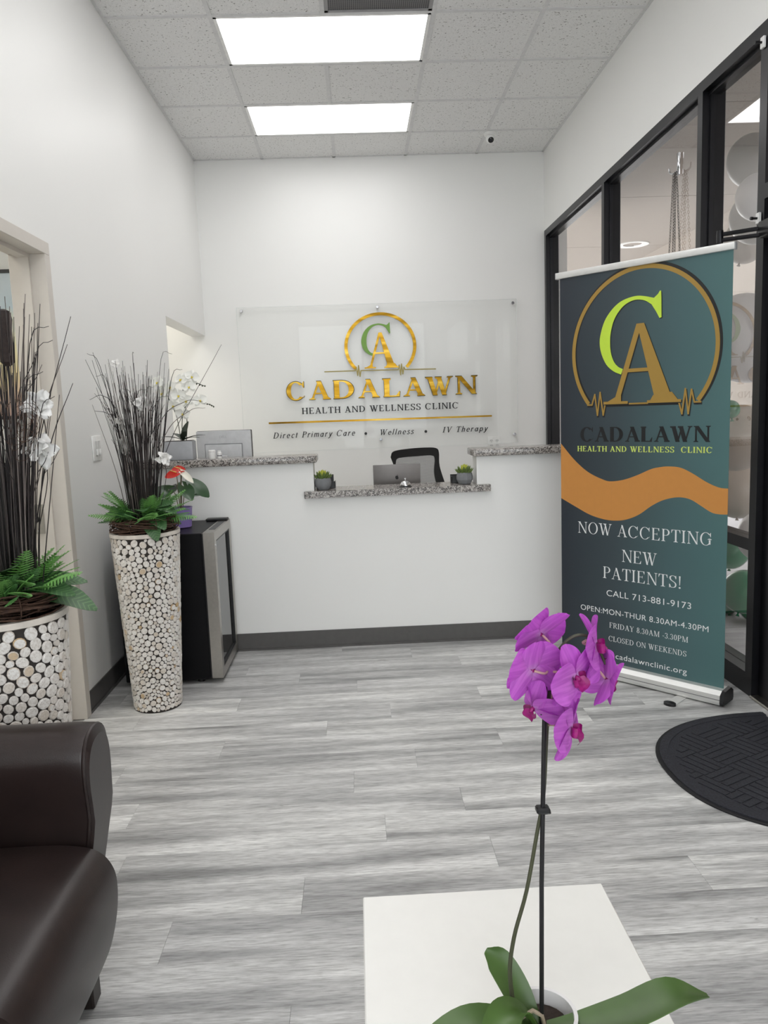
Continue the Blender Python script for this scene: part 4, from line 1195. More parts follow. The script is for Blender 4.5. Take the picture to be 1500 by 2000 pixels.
def tall_vase(x, y, label, rmin, rmax, seed, view, fill, power):
    rnd = random.Random(seed)
    H, R0, R1 = 0.825, 0.104, 0.148
    t = thing('tall_vase', label, 'vase', (x, y, 0), 0, 'tall vases clad in wood slices')
    MB().lathe([(R0, 0.006), (R1, H), (R1 - 0.012, H), (R1 - 0.016, H - 0.10)], 48).build('core', M_VASE_CORE, t, True)
    MB().lathe([(R1 + 0.004, H - 0.014), (R1 + 0.007, H - 0.012), (R1 + 0.007, H + 0.004), (R1 - 0.010, H + 0.004), (R1 - 0.010, H - 0.014)], 48).build('rim', M_VASE_RIM, t, True)
    MB().lathe([(R0 + 0.003, 0), (R0 + 0.003, 0.008)], 40).build('base_ring', M_VASE_CORE, t, True)
    # pack the unrolled cone: scatter slices, then push overlapping ones apart
    RM = (R0 + R1) / 2; C = 2 * PI * RM
    rg_ = np.random.RandomState(seed)
    area = C * (H - 0.02); rad = []
    while sum(math.pi * r * r for r in rad) < area * fill:
        rad.append(rmin + (rmax - rmin) * rg_.rand() ** power)
    r = np.array(rad); n = len(r)
    p = np.stack([rg_.rand(n) * C, 0.006 + rg_.rand(n) * (H - 0.03)], 1)
    for it in range(160):
        if it % 12 == 0:      # refresh the list of near pairs
            I, J = [], []
            for k in range(n):
                du = p[k + 1:, 0] - p[k, 0]; du -= C * np.round(du / C)
                near = np.nonzero((np.abs(du) < 3 * rmax) & (np.abs(p[k + 1:, 1] - p[k, 1]) < 3 * rmax))[0] + k + 1
                I.append(np.full(len(near), k)); J.append(near)
            I = np.concatenate(I); J = np.concatenate(J); RR = r[I] + r[J]
        d = p[I] - p[J]; d[:, 0] -= C * np.round(d[:, 0] / C)
        dist = np.sqrt((d ** 2).sum(1)) + 1e-9
        push = d * (np.maximum(0, RR - dist) / dist * 0.36)[:, None]
        np.add.at(p, I, push); np.add.at(p, J, -push)
        p[:, 0] %= C; p[:, 1] = np.clip(p[:, 1], 0.004 + r, H - 0.015 - r)
    d = p[I] - p[J]; d[:, 0] -= C * np.round(d[:, 0] / C)
    q = np.sqrt((d ** 2).sum(1)) / RR
    sh = np.ones(n); np.minimum.at(sh, I, q); np.minimum.at(sh, J, q)
    r = r * np.minimum(1.0, sh + 0.03) * 0.97
    placed = [(p[i, 0], p[i, 1], r[i]) for i in range(n)]
    slope = (R1 - R0) / H
    L = []
    for u, z, r in placed:
        th = u / RM + view + PI     # the seam is on the side turned away
        R = R0 + slope * z
        n = Vector((math.cos(th), math.sin(th), -slope)).normalized()
        k = R / RM
        M = TR(R * math.cos(th), R * math.sin(th), z) @ frame_z(n) @ RZ(rnd.uniform(0, 6.28)) @ SC(r * k * rnd.uniform(0.95, 1.0), r * rnd.uniform(0.92, 1.0), 0.008 * rnd.uniform(0.8, 1.25))
        facing = math.cos(th - view)
        L.append((facing > -0.05, r * (0.3 + max(0, facing)), M))
    L.sort(key=lambda q: (-q[0], -q[1]))
    for vis, _, M in L[:300]: link('wood_disc', DISC_MESH, t, None, M)
    st = MB()
    low = [(math.cos(2 * PI * i / 9), math.sin(2 * PI * i / 9)) for i in range(9)]
    for vis, _, M in L[300:]:
        st.add([(a, b, -0.3) for a, b in low] + [(a, b, 0.6) for a, b in low], [tuple(range(9, 18))] + [(i, (i + 1) % 9, 9 + (i + 1) % 9, 9 + i) for i in range(9)], 0, M)
    o = st.build('wood_slices', M_DISC, t); o['kind'] = 'stuff'
    return t

V1 = (-0.977, 3.475); V2 = (-0.962, 2.05)
tall_vase(V1[0], V1[1], 'tall tapered vase clad in small white wood slices beside the mini fridge', 0.0065, 0.0175, 11, math.atan2(-V1[1], -V1[0]), 0.99, 1.0)
tall_vase(V2[0], V2[1], 'tall vase clad in larger white wood slices behind the leather armchair', 0.009, 0.0172, 12, math.atan2(-V2[1], -V2[0]), 1.0, 0.5)

def wreath(x, y, label, seed):
    rnd = random.Random(seed); m = MB()
    for i in range(85):
        R = rnd.uniform(0.085, 0.155); a0 = rnd.uniform(0, 2 * PI); sp_ = rnd.uniform(1.5, 4.5)
        z0 = rnd.uniform(0.004, 0.05); wob = rnd.uniform(0.004, 0.014); ph = rnd.uniform(0, 6)
        pts = []
        for k in range(14):
            a = a0 + sp_ * k / 13
            rr = R + wob * math.sin(ph + a * 3)
            pts.append((rr * math.cos(a), rr * math.sin(a), z0 + 0.012 * math.sin(ph + a * 2) + 0.008))
        m.tube(pts, rnd.uniform(0.0014, 0.003), 5, 0, True)
    for i in range(8):     # binding loops
        a = 2 * PI * i / 8 + rnd.uniform(-.2, .2); c = Vector((0.12 * math.cos(a), 0.12 * math.sin(a), 0.034)); e = Vector((math.cos(a), math.sin(a), 0))
        m.tube([c + e * 0.043 * math.cos(t) + Vector((0, 0, 0.034 * math.sin(t))) for t in [2 * PI * k / 12 for k in range(13)]], 0.0018, 5)
    o = m.build('vine_wreath', M_TWIG, None, True, None, (x, y, 0.829))
    return tag(o, label, 'wreath', 'grapevine wreaths on the vases')
wreath(V1[0], V1[1], 'brown grapevine wreath on the vase by the mini fridge', 3)
wreath(V2[0], V2[1], 'brown grapevine wreath on the vase behind the armchair', 4)

def sticks(x, y, label, seed, n, base_r, z_top, spread, extra, centre=(0, 0), shift=0.0):
    """bundle of dark dried sticks fanning out of the vase mouth"""
    rnd = random.Random(seed); m = MB()
    for i in range(n):
        a = rnd.uniform(0, 2 * PI); rr = math.sqrt(rnd.random())
        b = Vector((base_r * rr * math.cos(a), base_r * rr * math.sin(a), 0))
        top = rnd.uniform(*z_top)
        d = spread * rr * rnd.uniform(0.7, 1.15)
        e = Vector((centre[0] + d * math.cos(a), centre[1] + d * math.sin(a), top))
        mid = b.lerp(e, 0.5) + Vector((rnd.uniform(-.012, .012) - math.cos(a) * 0.012, rnd.uniform(-.012, .012) - math.sin(a) * 0.012, 0))
        th = rnd.uniform(0.0014, 0.0027)
        if rnd.random() < 0.10:   # a bent tip
            e2 = e + Vector((math.cos(a) * 0.05, math.sin(a) * 0.05, rnd.uniform(0.02, 0.06)))
            pts = smooth_path([b, mid, e, e2], 4); m.tube(pts, [th + (0.0007 - th) * k / (len(pts) - 1) for k in range(len(pts))], 4)
        else:
            pts = smooth_path([b, mid, e], 4); m.tube(pts, [th + (0.0008 - th) * k / (len(pts) - 1) for k in range(len(pts))], 4)
        if rnd.random() < 0.35:   # a side twig
            s0 = mid.lerp(e, rnd.uniform(0.2, 0.7)); s1 = s0 + Vector((math.cos(a + rnd.uniform(-1, 1)) * 0.04, math.sin(a + rnd.uniform(-1, 1)) * 0.04, rnd.uniform(0.05, 0.10)))
            m.tube([s0, s0.lerp(s1, 0.5) + Vector((0.004, 0, 0)), s1], [0.0011, 0.001, 0.0007], 4)
    for pts in extra: 
        pp = smooth_path(pts, 6); m.tube(pp, [0.0022 + (0.0008 - 0.0022) * k / (len(pp) - 1) for k in range(len(pp))], 4)
    o = m.build('stick_bundle', M_STICK, None, True, None, (x + shift, y, 0.80))
    return tag(o, label, 'dried sticks', 'bundles of dark dried sticks', 'stuff')
z_ = 0.80
sticks(V1[0], V1[1], 'dark dried sticks fanning out of the vase by the mini fridge', 21, 135, 0.060, (0.55, 0.80), 0.165,
       [[(0, 0, 0.05), (0.14, 0, 0.42), (0.40, 0, 0.845)], [(0.02, 0, 0.1), (-0.06, 0, 0.45), (-0.165, 0, 0.83)], [(0, 0, 0.1), (-0.09, 0, 0.5), (-0.20, 0, 0.80)],
        [(0, 0, 0.1), (-0.08, 0.0, 0.55), (-0.14, 0.01, 0.64), (-0.20, 0.01, 0.625)], [(0, 0, 0.1), (-0.07, 0, 0.5), (-0.12, 0, 0.56), (-0.18, 0, 0.575)],
        [(0, 0, 0.1), (0.10, 0, 0.5), (0.22, 0, 0.60), (0.30, 0, 0.60)], [(0, 0, 0.1), (0.12, 0, 0.45), (0.24, 0, 0.56), (0.31, 0, 0.57)]])
sticks(V2[0], V2[1], 'dark dried sticks in the vase behind the armchair', 22, 120, 0.060, (0.55, 0.86), 0.145,
       [[(0.02, 0, 0.1), (0.09, 0, 0.45), (0.21, 0, 0.80)], [(0.03, 0, 0.1), (0.10, 0, 0.5), (0.195, 0, 0.73)], [(0.03, 0, 0.1), (0.12, 0, 0.45), (0.20, 0, 0.63)], [(0.02, 0, 0.1), (0.05, 0, 0.5), (0.10, 0, 0.86)]], (0.02, 0), 0.03)

# ferns and broad leaves round the stick bundles
def fern_mesh(name, L, Wd, mat, n=15, droop=0.3):
    m = MB()
    def sp_(u): return Vector((0, L * u, L * (0.30 * u - droop * u * u)))
    m.tube([sp_(i / 8) for i in range(9)], [0.0013 - 0.0001 * i for i in range(9)], 4)
    for i in range(1, n):
        u = i / n; p = sp_(u); wl_ = Wd / 2 * math.sin(PI * (0.12 + 0.86 * u)) ** 0.8
        for s in (-1, 1):
            d = Vector((s * wl_, wl_ * 0.45, -wl_ * 0.12)); hw = L / n * 0.46
            k = 4
            top = []
            for j in range(k + 1):
                q = p + d * (j / k); hh = hw * (1 - (j / k) ** 2 * 0.9) * (1.0 if j % 2 == 0 else 0.72)
                top.append([q + Vector((0, -hh, 0)), q + Vector((0, 0, 0.0015)), q + Vector((0, hh, 0))])
            m.grid(top)
    return m.mesh(name, mat, False)
small_ferns = [fern_mesh('fern_frond', 0.105, 0.052, M_FERN, 12, 0.35), fern_mesh('fern_frond', 0.09, 0.045, M_FERN2, 11, 0.3)]
ferns = [fern_mesh('fern_frond', 0.19, 0.085, M_FERN), fern_mesh('fern_frond', 0.16, 0.07, M_FERN2), fern_mesh('fern_frond', 0.21, 0.075, M_FERN, 19, 0.2)]
k_ = NT('veined_leaf'); setp(k_.b, None, 0.45)
vv = k_.coord('Object', (1, 1, 1)); sx_ = k_.n('ShaderNodeSeparateXYZ'); k_.l(vv, sx_.inputs[0])
ab = k_.n('ShaderNodeMath', operation='ABSOLUTE'); k_.l(sx_.outputs[0], ab.inputs[0])
sb = k_.n('ShaderNodeMath', operation='MULTIPLY_ADD'); sb.inputs[1].default_value = -0.8; k_.l(ab.outputs[0], sb.inputs[0]); k_.l(sx_.outputs[1], sb.inputs[2])
mm = k_.n('ShaderNodeMath', operation='PINGPONG'); mm.inputs[1].default_value = 0.007; k_.l(sb.outputs[0], mm.inputs[0])
ml = k_.n('ShaderNodeMath', operation='MULTIPLY'); ml.inputs[1].default_value = 140.0; k_.l(mm.outputs[0], ml.inputs[0])
k_.l(k_.ramp(ml.outputs[0], [(0.0, rgb(98, 132, 84)), (0.18, rgb(58, 98, 52)), (1.0, rgb(46, 84, 46))]), k_.b.inputs['Base Color'])
broad = leaf_mesh('broad_leaf', 0.15, 0.085, k_.m, 0.10, 0.25, 0.3, 0.85, wave=0.03)
def foliage(x, y, label, seed, frn, leaves):
    rnd = random.Random(seed)
    t = thing('foliage', label, 'foliage', (x, y, 0.865), 0, 'artificial greenery in the vases')
    for a, el, s, w in frn:
        a = math.radians(a); e = math.radians(el)
        put('fern_frond', ferns[w], t, (0.045 * math.cos(a), 0.045 * math.sin(a), 0.0), (math.cos(a) * math.cos(e), math.sin(a) * math.cos(e), math.sin(e)), (0, 0, 1), rnd.uniform(-0.4, 0.4), s)
    for i in range(46):
        a = rnd.uniform(0, 2 * PI); e = math.radians(rnd.uniform(0, 65)); r0 = rnd.uniform(0.03, 0.10)
        put('fern_frond', small_ferns[i % 2], t, (r0 * math.cos(a), r0 * math.sin(a), rnd.uniform(0.0, 0.035)), (math.cos(a) * math.cos(e), math.sin(a) * math.cos(e), math.sin(e)), (0, 0, 1), rnd.uniform(-0.6, 0.6), rnd.uniform(0.8, 1.15))
    for a, el, s, r0, dz in leaves:
        a = math.radians(a); e = math.radians(el)
        put('broad_leaf', broad, t, (r0 * math.cos(a), r0 * math.sin(a), dz), (math.cos(a) * math.cos(e), math.sin(a) * math.cos(e), math.sin(e)), (0, -0.35, 1), rnd.uniform(-0.3, 0.3), s)
    return t
rnd = random.Random(5)
fr1 = [(rnd.uniform(150, 390), rnd.uniform(10, 60), rnd.uniform(0.8, 1.05), i % 3) for i in range(26)] + [(178, 42, 1.0, 0), (172, 28, 1.0, 0), (200, 10, 0.95, 2), (-15, 8, 0.9, 2), (-40, 18, 0.85, 0), (185, 3, 1.0, 1), (-8, 0, 1.0, 2)] + [(rnd.uniform(40, 140), rnd.uniform(10, 40), 0.8, 1) for i in range(6)]
lv1 = [(-75, 18, 0.95, 0.03, 0.06), (-50, -12, 1.0, 0.05, 0.05), (-30, 5, 1.0, 0.04, 0.07), (-120, 10, 0.8, 0.03, 0.05), (-20, 25, 0.8, 0.03, 0.06), (190, 8, 0.8, 0.05, 0.05), (90, 20, 0.8, 0.04, 0.04), (-62, -35, 0.9, 0.09, 0.04), (-10, -10, 0.85, 0.05, 0.04)]
foliage(V1[0], V1[1], 'green ferns and leaves spilling over the vase by the mini fridge', 6, fr1, lv1)
fr2 = [(rnd.uniform(-130, 60), rnd.uniform(5, 45), rnd.uniform(0.7, 0.95), i % 3) for i in range(18)] + [(5, 25, 0.9, 0), (-10, 15, 0.95, 2), (30, 40, 0.9, 0), (-5, 45, 0.85, 0)] + [(rnd.uniform(60, 230), rnd.uniform(10, 40), 0.8, 1) for i in range(8)]
lv2 = [(-20, 8, 1.0, 0.07, 0.03), (-5, -8, 1.0, 0.10, 0.015), (-60, 35, 0.95, 0.05, 0.06), (-100, 40, 0.9, 0.05, 0.05), (15, 10, 0.9, 0.07, 0.03), (180, 15, 0.9, 0.05, 0.04), (100, 20, 0.8, 0.05, 0.03)]
foliage(V2[0], V2[1], 'green ferns and leaves spilling over the vase behind the armchair', 8, fr2, lv2)

# paper flowers among the sticks
def paper_flower(pos, label, s, seed, grp='white paper flowers among the sticks', facing=(0.3, -1, 0.2)):
    rnd = random.Random(seed)
    t = thing('paper_flower', label, 'paper flower', pos, 0, grp)
    M0 = frame_z(facing)
    pms = [leaf_mesh('petal', 0.046 * s * q, 0.040 * s, M_PAPER, rnd.uniform(-0.3, 0.4), rnd.uniform(-0.5, 0.5), 0, rnd.uniform(0.6, 1.0), 8, 7, 0.22) for q in (0.8, 1.0, 1.15)]
    for i in range(9):
        link('petal', pms[i % 3], t, None, M0 @ RZ(2 * PI * i / 9 + rnd.uniform(-.4, .4)) @ RX(rnd.uniform(-0.2, 1.1)) @ RY(rnd.uniform(-0.6, 0.6)))
    sm_ = MB(); a = rnd.uniform(0, 6)
    sm_.tube(smooth_path([(0, 0, 0), (0.0, 0.02, -0.08), (-0.3 * (pos[0] - (V1[0] if pos[1] > 3 else V2[0])), 0.03, -0.22)], 4), 0.0012, 4)
    sm_.build('wire_stem', M_STICK, t, True)
PF = ((V2[0] + 0.140, V2[1] + 0.0, 1.375, 'crumpled white paper flower higher up in the sticks behind the armchair', 0.95), (V2[0] + 0.138, V2[1] - 0.01, 1.262, 'white paper flower lower in the sticks behind the armchair', 1.0),
      (V1[0] - 0.05, V1[1] - 0.01, 1.32, 'white paper flower on the wall side of the stick bundle by the mini fridge', 0.9), (V1[0] + 0.03, V1[1] + 0.0, 1.40, 'white paper flower in the middle of the stick bundle by the mini fridge', 0.75),
      (V1[0] + 0.125, V1[1] - 0.06, 1.155, 'small white paper flower low by the raised countertop', 0.75), (V1[0] - 0.06, V1[1] - 0.01, 1.22, 'white paper flower lowest on the wall side of the sticks by the mini fridge', 0.85),
      (V1[0] - 0.06, V1[1] - 0.03, 1.575, 'faded pale bud high in the sticks by the mini fridge', 0.45))
for i, (x, y, z, lb, s) in enumerate(PF): paper_flower((x, y, z), lb, s, 30 + i)
# curly vines by the near vase
m = MB(); rnd = random.Random(9)
for i in range(9):
    c = Vector((V2[0] + 0.115 + rnd.uniform(-.02, .02), V2[1] - 0.05 + rnd.uniform(-.02, .02), 1.30 + rnd.uniform(-.05, .05))); R = rnd.uniform(0.025, 0.05)
    ax = rnd.uniform(-0.5, 0.5); sx = rnd.uniform(0.6, 1.0)
    m.tube([c + Vector((R * sx * math.cos(t), 0.5 * R * math.sin(t + ax), R * math.sin(t) + 0.004 * t)) for t in [k * 0.45 + i for k in range(16)]], 0.0007, 4)
tag(m.build('curly_vine', M_TWIG, None, True, None), 'thin curly brown vine tendrils beside the paper flowers', 'vine', None, 'stuff')
t = thing('seed_pod', 'thick dark brown seed pod standing among the sticks', 'seed pod', (V2[0] + 0.095, V2[1] - 0.06, 1.475))
MB().lathe([(0.006, 0), (0.017, 0.01), (0.017, 0.09), (0.020, 0.115), (0.016, 0.135), (0.006, 0.14)], 14).build('pod', M_POD, t, True)
m = MB(); m.tube([(0, 0, 0.01), (-0.01, 0.02, -0.30), (-0.03, 0.04, -0.6)], 0.003, 6); m.build('stalk', M_STICK, t, True)

# ================================================================== ROLL-UP BANNER
BA, BB = Vector((1.022, 3.75, 0)), Vector((1.565, 3.15, 0))
BL = (BB - BA).length
bdir = (BB - BA).normalized(); bnor = Vector((bdir.y, -bdir.x, 0))          # towards the viewer
if bnor.dot(-BA) < 0: bnor = -bnor
bang = math.atan2(bdir.y, bdir.x)
ban = thing('roll_up_banner', 'tall teal roll-up banner inviting new patients', 'banner', BA, bang)
# local frame: x along the width, y away from the viewer, z up
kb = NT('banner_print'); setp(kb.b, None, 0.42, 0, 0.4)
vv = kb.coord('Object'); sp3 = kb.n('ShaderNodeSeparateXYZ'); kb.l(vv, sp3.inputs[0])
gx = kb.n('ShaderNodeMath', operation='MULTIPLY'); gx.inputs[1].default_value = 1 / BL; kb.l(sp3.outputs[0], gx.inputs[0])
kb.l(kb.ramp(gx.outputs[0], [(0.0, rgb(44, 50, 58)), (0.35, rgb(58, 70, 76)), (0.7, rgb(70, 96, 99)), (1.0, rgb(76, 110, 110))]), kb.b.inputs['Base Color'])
BT = 1.925
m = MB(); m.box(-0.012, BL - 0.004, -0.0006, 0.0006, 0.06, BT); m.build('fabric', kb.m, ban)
m = MB(); m.rbox(-0.03, BL + 0.004, -0.012, 0.012, BT - 0.002, BT + 0.028, 0.004, 2); m.build('top_rail', M_ALU, ban, True)
m = MB()
for x in (-0.033, BL + 0.001): m.rbox(x, x + 0.006, -0.0125, 0.0125, BT - 0.003, BT + 0.029, 0.003, 1)
m.build('rail_cap', plain('grey_cap', rgb(170, 170, 172), 0.5), ban); ban.children[-1]['kind'] = 'stuff'
m = MB(); prof = [(-0.052, 0.008), (-0.056, 0.020), (-0.052, 0.050), (-0.030, 0.066), (0.030, 0.070), (0.052, 0.055), (0.056, 0.020), (0.050, 0.008)]
rows = [[Vector((x, y, z)) for y, z in prof] for x in (-0.01, BL + 0.002)]
m.grid(rows, 0, None, True); m.add([Vector((-0.01, y, z)) for y, z in prof], [tuple(range(8))]); m.add([Vector((BL + 0.002, y, z)) for y, z in prof], [tuple(range(7, -1, -1))])
m.build('cassette', M_ALU, ban)
m = MB(); m.box(-0.01, BL + 0.002, -0.0575, -0.0545, 0.030, 0.0325); m.build('cassette_groove', plain('groove_grey', rgb(120, 120, 122), 0.5), ban)
for x0, x1 in ((-0.022, -0.010), (BL + 0.002, BL + 0.016)):
    m = MB(); m.add([Vector((x0, y * 1.08, z * 1.05)) for y, z in prof] + [Vector((x1, y * 1.02, z)) for y, z in prof], [tuple(range(7, -1, -1)), tuple(range(8, 16))] + [(i, (i + 1) % 8, 8 + (i + 1) % 8, 8 + i) for i in range(8)])
    m.build('end_cap', M_BLACK, ban)
def foot(x):
    m = MB(); m.rbox(x - 0.022, x + 0.022, -0.17, 0.17, 0.001, 0.006, 0.001, 1); f = m.build('foot', M_ALU, ban)
    m = MB(); m.lathe([(0.030, 0), (0.030, 0.012), (0.026, 0.014)], 20, 0, TR(x, -0.165, 0) @ SC(0.9, 0.6, 1)); m.build('foot_cap', M_BLACK, f, True)
foot(BL - 0.17); foot(0.17)
m = MB(); m.tube([(BL / 2, 0.022, 0.06), (BL / 2, 0.022, BT)], 0.008, 10); m.build('support_pole', M_ALU, ban, True)

BZ = RX(PI / 2)
def printed(polys, name, mat, lift):
    m = MB()
    for ip, p in enumerate(polys):
        n = len(p)
        ar = sum(p[i][0] * p[(i + 1) % n][1] - p[(i + 1) % n][0] * p[i][1] for i in range(n))
        if ar < 0: p = p[::-1]
        m.add([(x, y, 0) for x, y in p], [tuple(range(n))], 0, TR(0, -0.0006 - lift - 1.8e-5 * (ip % 9), 0) @ BZ)
    return m.build(name, mat, ban)
P_ORANGE = plain('print_orange', rgb(196, 134, 66), 0.45, vary=0.02)
P_GOLD = plain('print_gold', rgb(158, 126, 56), 0.45, vary=0.02)
P_BLACK = plain('print_black', rgb(20, 22, 24), 0.45, vary=0.02)
P_LIME = plain('print_lime', rgb(190, 220, 66), 0.45, vary=0.02)
P_LIME2 = plain('print_pale_lime', rgb(196, 214, 104), 0.45, vary=0.02)
P_WHITE = plain('print_white', rgb(226, 228, 228), 0.45, vary=0.02)
w1 = [(-0.012, 1.135), (0.064, 1.055), (0.14, 0.997), (0.222, 0.963), (0.263, 0.957), (0.326, 0.967), (0.394, 0.991), (0.461, 1.021), (0.505, 1.031), (0.541, 1.035), (0.597, 1.031), (0.652, 1.007), (0.713, 0.972), (0.766, 0.951), (BL - 0.004, 0.948)]
w2 = [(-0.012, 0.862), (0.072, 0.823), (0.148, 0.790), (0.223, 0.773), (0.287, 0.771), (0.342, 0.781), (0.403, 0.808), (0.463, 0.852), (0.521, 0.883), (0.585, 0.899), (0.64, 0.894), (0.688, 0.869), (0.735, 0.842), (0.768, 0.836), (BL - 0.004, 0.837)]
def samp(w):
    s = smooth_path([(x, y, 0) for x, y in w], 5); return [(p.x, p.y) for p in s]
A1, A2 = samp(w1), samp(w2)
def interp(A, x):
    for (x0, y0), (x1, y1) in zip(A, A[1:]):
        if x0 <= x <= x1: return y0 + (y1 - y0) * (x - x0) / max(1e-9, x1 - x0)
    return A[-1][1]
xs = [-0.012 + (BL + 0.008) * i / 80 for i in range(81)]
printed([[(a, interp(A2, a)), (b, interp(A2, b)), (b, interp(A1, b)), (a, interp(A1, a))] for a, b in zip(xs, xs[1:])], 'wave_print', P_ORANGE, 0.0002)
# emblem
def ringe(dx, dy, mat, lift, r0, r1, name):
    printed([[(x + dx, y + dy) for x, y in p] for p in ring_polys(0.4065, 1.5555, r0, r1, -40, 220, 80, 0.9475)], name, mat, lift)
ringe(0.006, 0.004, P_BLACK, 0.0004, 0.351, 0.3785, 'emblem_ring_shadow'); ringe(0, 0, P_GOLD, 0.0006, 0.3525, 0.3715, 'emblem_ring')
pl = [(0.137, 1.318), (0.161, 1.318), (0.176, 1.367), (0.190, 1.268), (0.204, 1.376), (0.220, 1.268), (0.230, 1.318), (0.586, 1.318), (0.600, 1.266), (0.614, 1.375), (0.628, 1.266), (0.641, 1.371), (0.654, 1.316), (0.682, 1.316)]
printed([[(x + 0.003, y - 0.006) for x, y in p] for p in stroke_polys(pl, 0.011)], 'pulse_shadow', P_BLACK, 0.0004)
printed(stroke_polys(pl, 0.007), 'pulse_print', P_GOLD, 0.0006)
EC = emblem_c(0.202, 0.503, 1.452, 1.803, 0.062)
printed([[(x + 0.004, y - 0.004) for x, y in p] for p in EC], 'emblem_letter_shadow', P_BLACK, 0.0008); printed(EC, 'emblem_letter', P_LIME, 0.0010)
EA = emblem_a(0.222, 0.596, 1.318, 1.673, 0.082, 0.026)
printed([[(x + 0.005, y - 0.004) for x, y in p] for p in EA], 'emblem_letter_shadow', P_BLACK, 0.0012); printed(EA, 'emblem_letter', P_GOLD, 0.0014)
def serif_line(text, u0, u1, v0, cap, mat, W, t, track, name='print_word'):
    word = []
    for ch, P in fit_line(text, u0, u1, v0, cap, W, t, track) + [(' ', [])]:
        if ch == ' ':
            if word: printed(word, name, mat, 0.0006)
            word = []
        else: word += P
serif_line('CADALAWN', 0.095, 0.729, 1.144, 0.069, P_BLACK, 0.22, 0.07, 0.02)
serif_line('HEALTH AND WELLNESS  CLINIC', 0.081, 0.737, 1.097, 0.026, P_LIME2, 0.19, 0.075, 0.06)
serif_line('NOW ACCEPTING', 0.082, 0.745, 0.696, 0.056, P_WHITE, 0.12, 0.034, 0.05)
serif_line('NEW', 0.318, 0.494, 0.577, 0.058, P_WHITE, 0.12, 0.034, 0.03)
serif_line('PATIENTS!', 0.219, 0.613, 0.486, 0.057, P_WHITE, 0.12, 0.034, 0.05)
serif_line('FRIDAY 8.30AM -3.30PM', 0.254, 0.644, 0.244, 0.026, P_WHITE, 0.13, 0.045, 0.06)
serif_line('CLOSED ON WEEKENDS', 0.250, 0.638, 0.177, 0.0255, P_WHITE, 0.13, 0.045, 0.05)
for txt, u0, u1, v0, cap in (('CALL 713-881-9173', 0.239, 0.655, 0.400, 0.031), ('OPEN:MON-THUR 8.30AM-4.30PM', 0.097, 0.734, 0.309, 0.028), ('cadalawnclinic.org', 0.288, 0.640, 0.094, 0.028)):
    me = sans_mesh(txt, u0, u1, v0, cap, 'print_line', P_WHITE, 1.06)
    link('print_line', me, ban, None, TR(0, -0.0012, 0) @ BZ)

# ================================================================== FLOOR MAT
mat_c = (1.665, 2.55); MA, MBR = 0.60, 0.485
tmat = thing('door_mat', 'black half-round ribbed door mat at the entrance', 'door mat', (mat_c[0], mat_c[1], 0))
def half(ax, by, n=40):
    out = []
    for i in range(n + 1):
        a = PI / 2 + PI * i / n
        ca, sa = math.cos(a), math.sin(a)
        p = 2.3
        out.append((ax * math.copysign(abs(ca) ** (2 / p), ca), by * math.copysign(abs(sa) ** (2 / p), sa)))
    return out
M_RUB = plain('mat_rubber', rgb(22, 22, 25), 0.7)
M_MAT = plain('mat_carpet', rgb(38, 39, 46), 0.95, vary=0.4, scale=160, bump=0.5)
m = MB(); m.prism(half(MA, MBR), 0.0005, 0.005); m.build('rubber_base', M_RUB, tmat)
m = MB(); m.prism([(x - 0.004, y) for x, y in half(MA - 0.022, MBR - 0.022)], 0.005, 0.0078); m.build('carpet', M_MAT, tmat)
m = MB(); h1, h2 = half(MA - 0.014, MBR - 0.014), half(MA - 0.045, MBR - 0.045)
for i in range(len(h1) - 1): m.prism([h1[i], h1[i + 1], h2[i + 1], h2[i]], 0.0045, 0.010)
m.build('border_ridge', M_MAT, tmat)
ribs = MB()
rot = math.radians(28)
S = 0.128
def inside(x, y): return x < -0.02 and (abs(x) / (MA - 0.062)) ** 2.3 + (abs(y) / (MBR - 0.062)) ** 2.3 < 1
for i in range(-9, 10):
    for j in range(-9, 10):
        cx, cy = i * S, j * S
        hor = (i + j) % 2 == 0
        for k in range(4):
            o_ = (k - 1.5) * S / 4
            segs = 6
            for q in range(segs):
                a0, a1 = -S / 2 + S * q / segs, -S / 2 + S * (q + 1) / segs
                hw = S / 4 * 0.38
                quad = [(a0, o_ - hw), (a1, o_ - hw), (a1, o_ + hw), (a0, o_ + hw)] if hor else [(o_ - hw, a0), (o_ + hw, a0), (o_ + hw, a1), (o_ - hw, a1)]
                pts = [((cx + x) * math.cos(rot) - (cy + y) * math.sin(rot), (cx + x) * math.sin(rot) + (cy + y) * math.cos(rot)) for x, y in quad]
                if all(inside(x, y) for x, y in pts): ribs.prism(pts, 0.007, 0.0108)
o = ribs.build('rib_pattern', M_MAT, tmat); o['kind'] = 'stuff'

# ================================================================== LEATHER ARMCHAIR
ac = thing('armchair', 'dark brown leather armchair with rolled arms by the doorway', 'armchair', (-0.624, 1.33, 0.008))
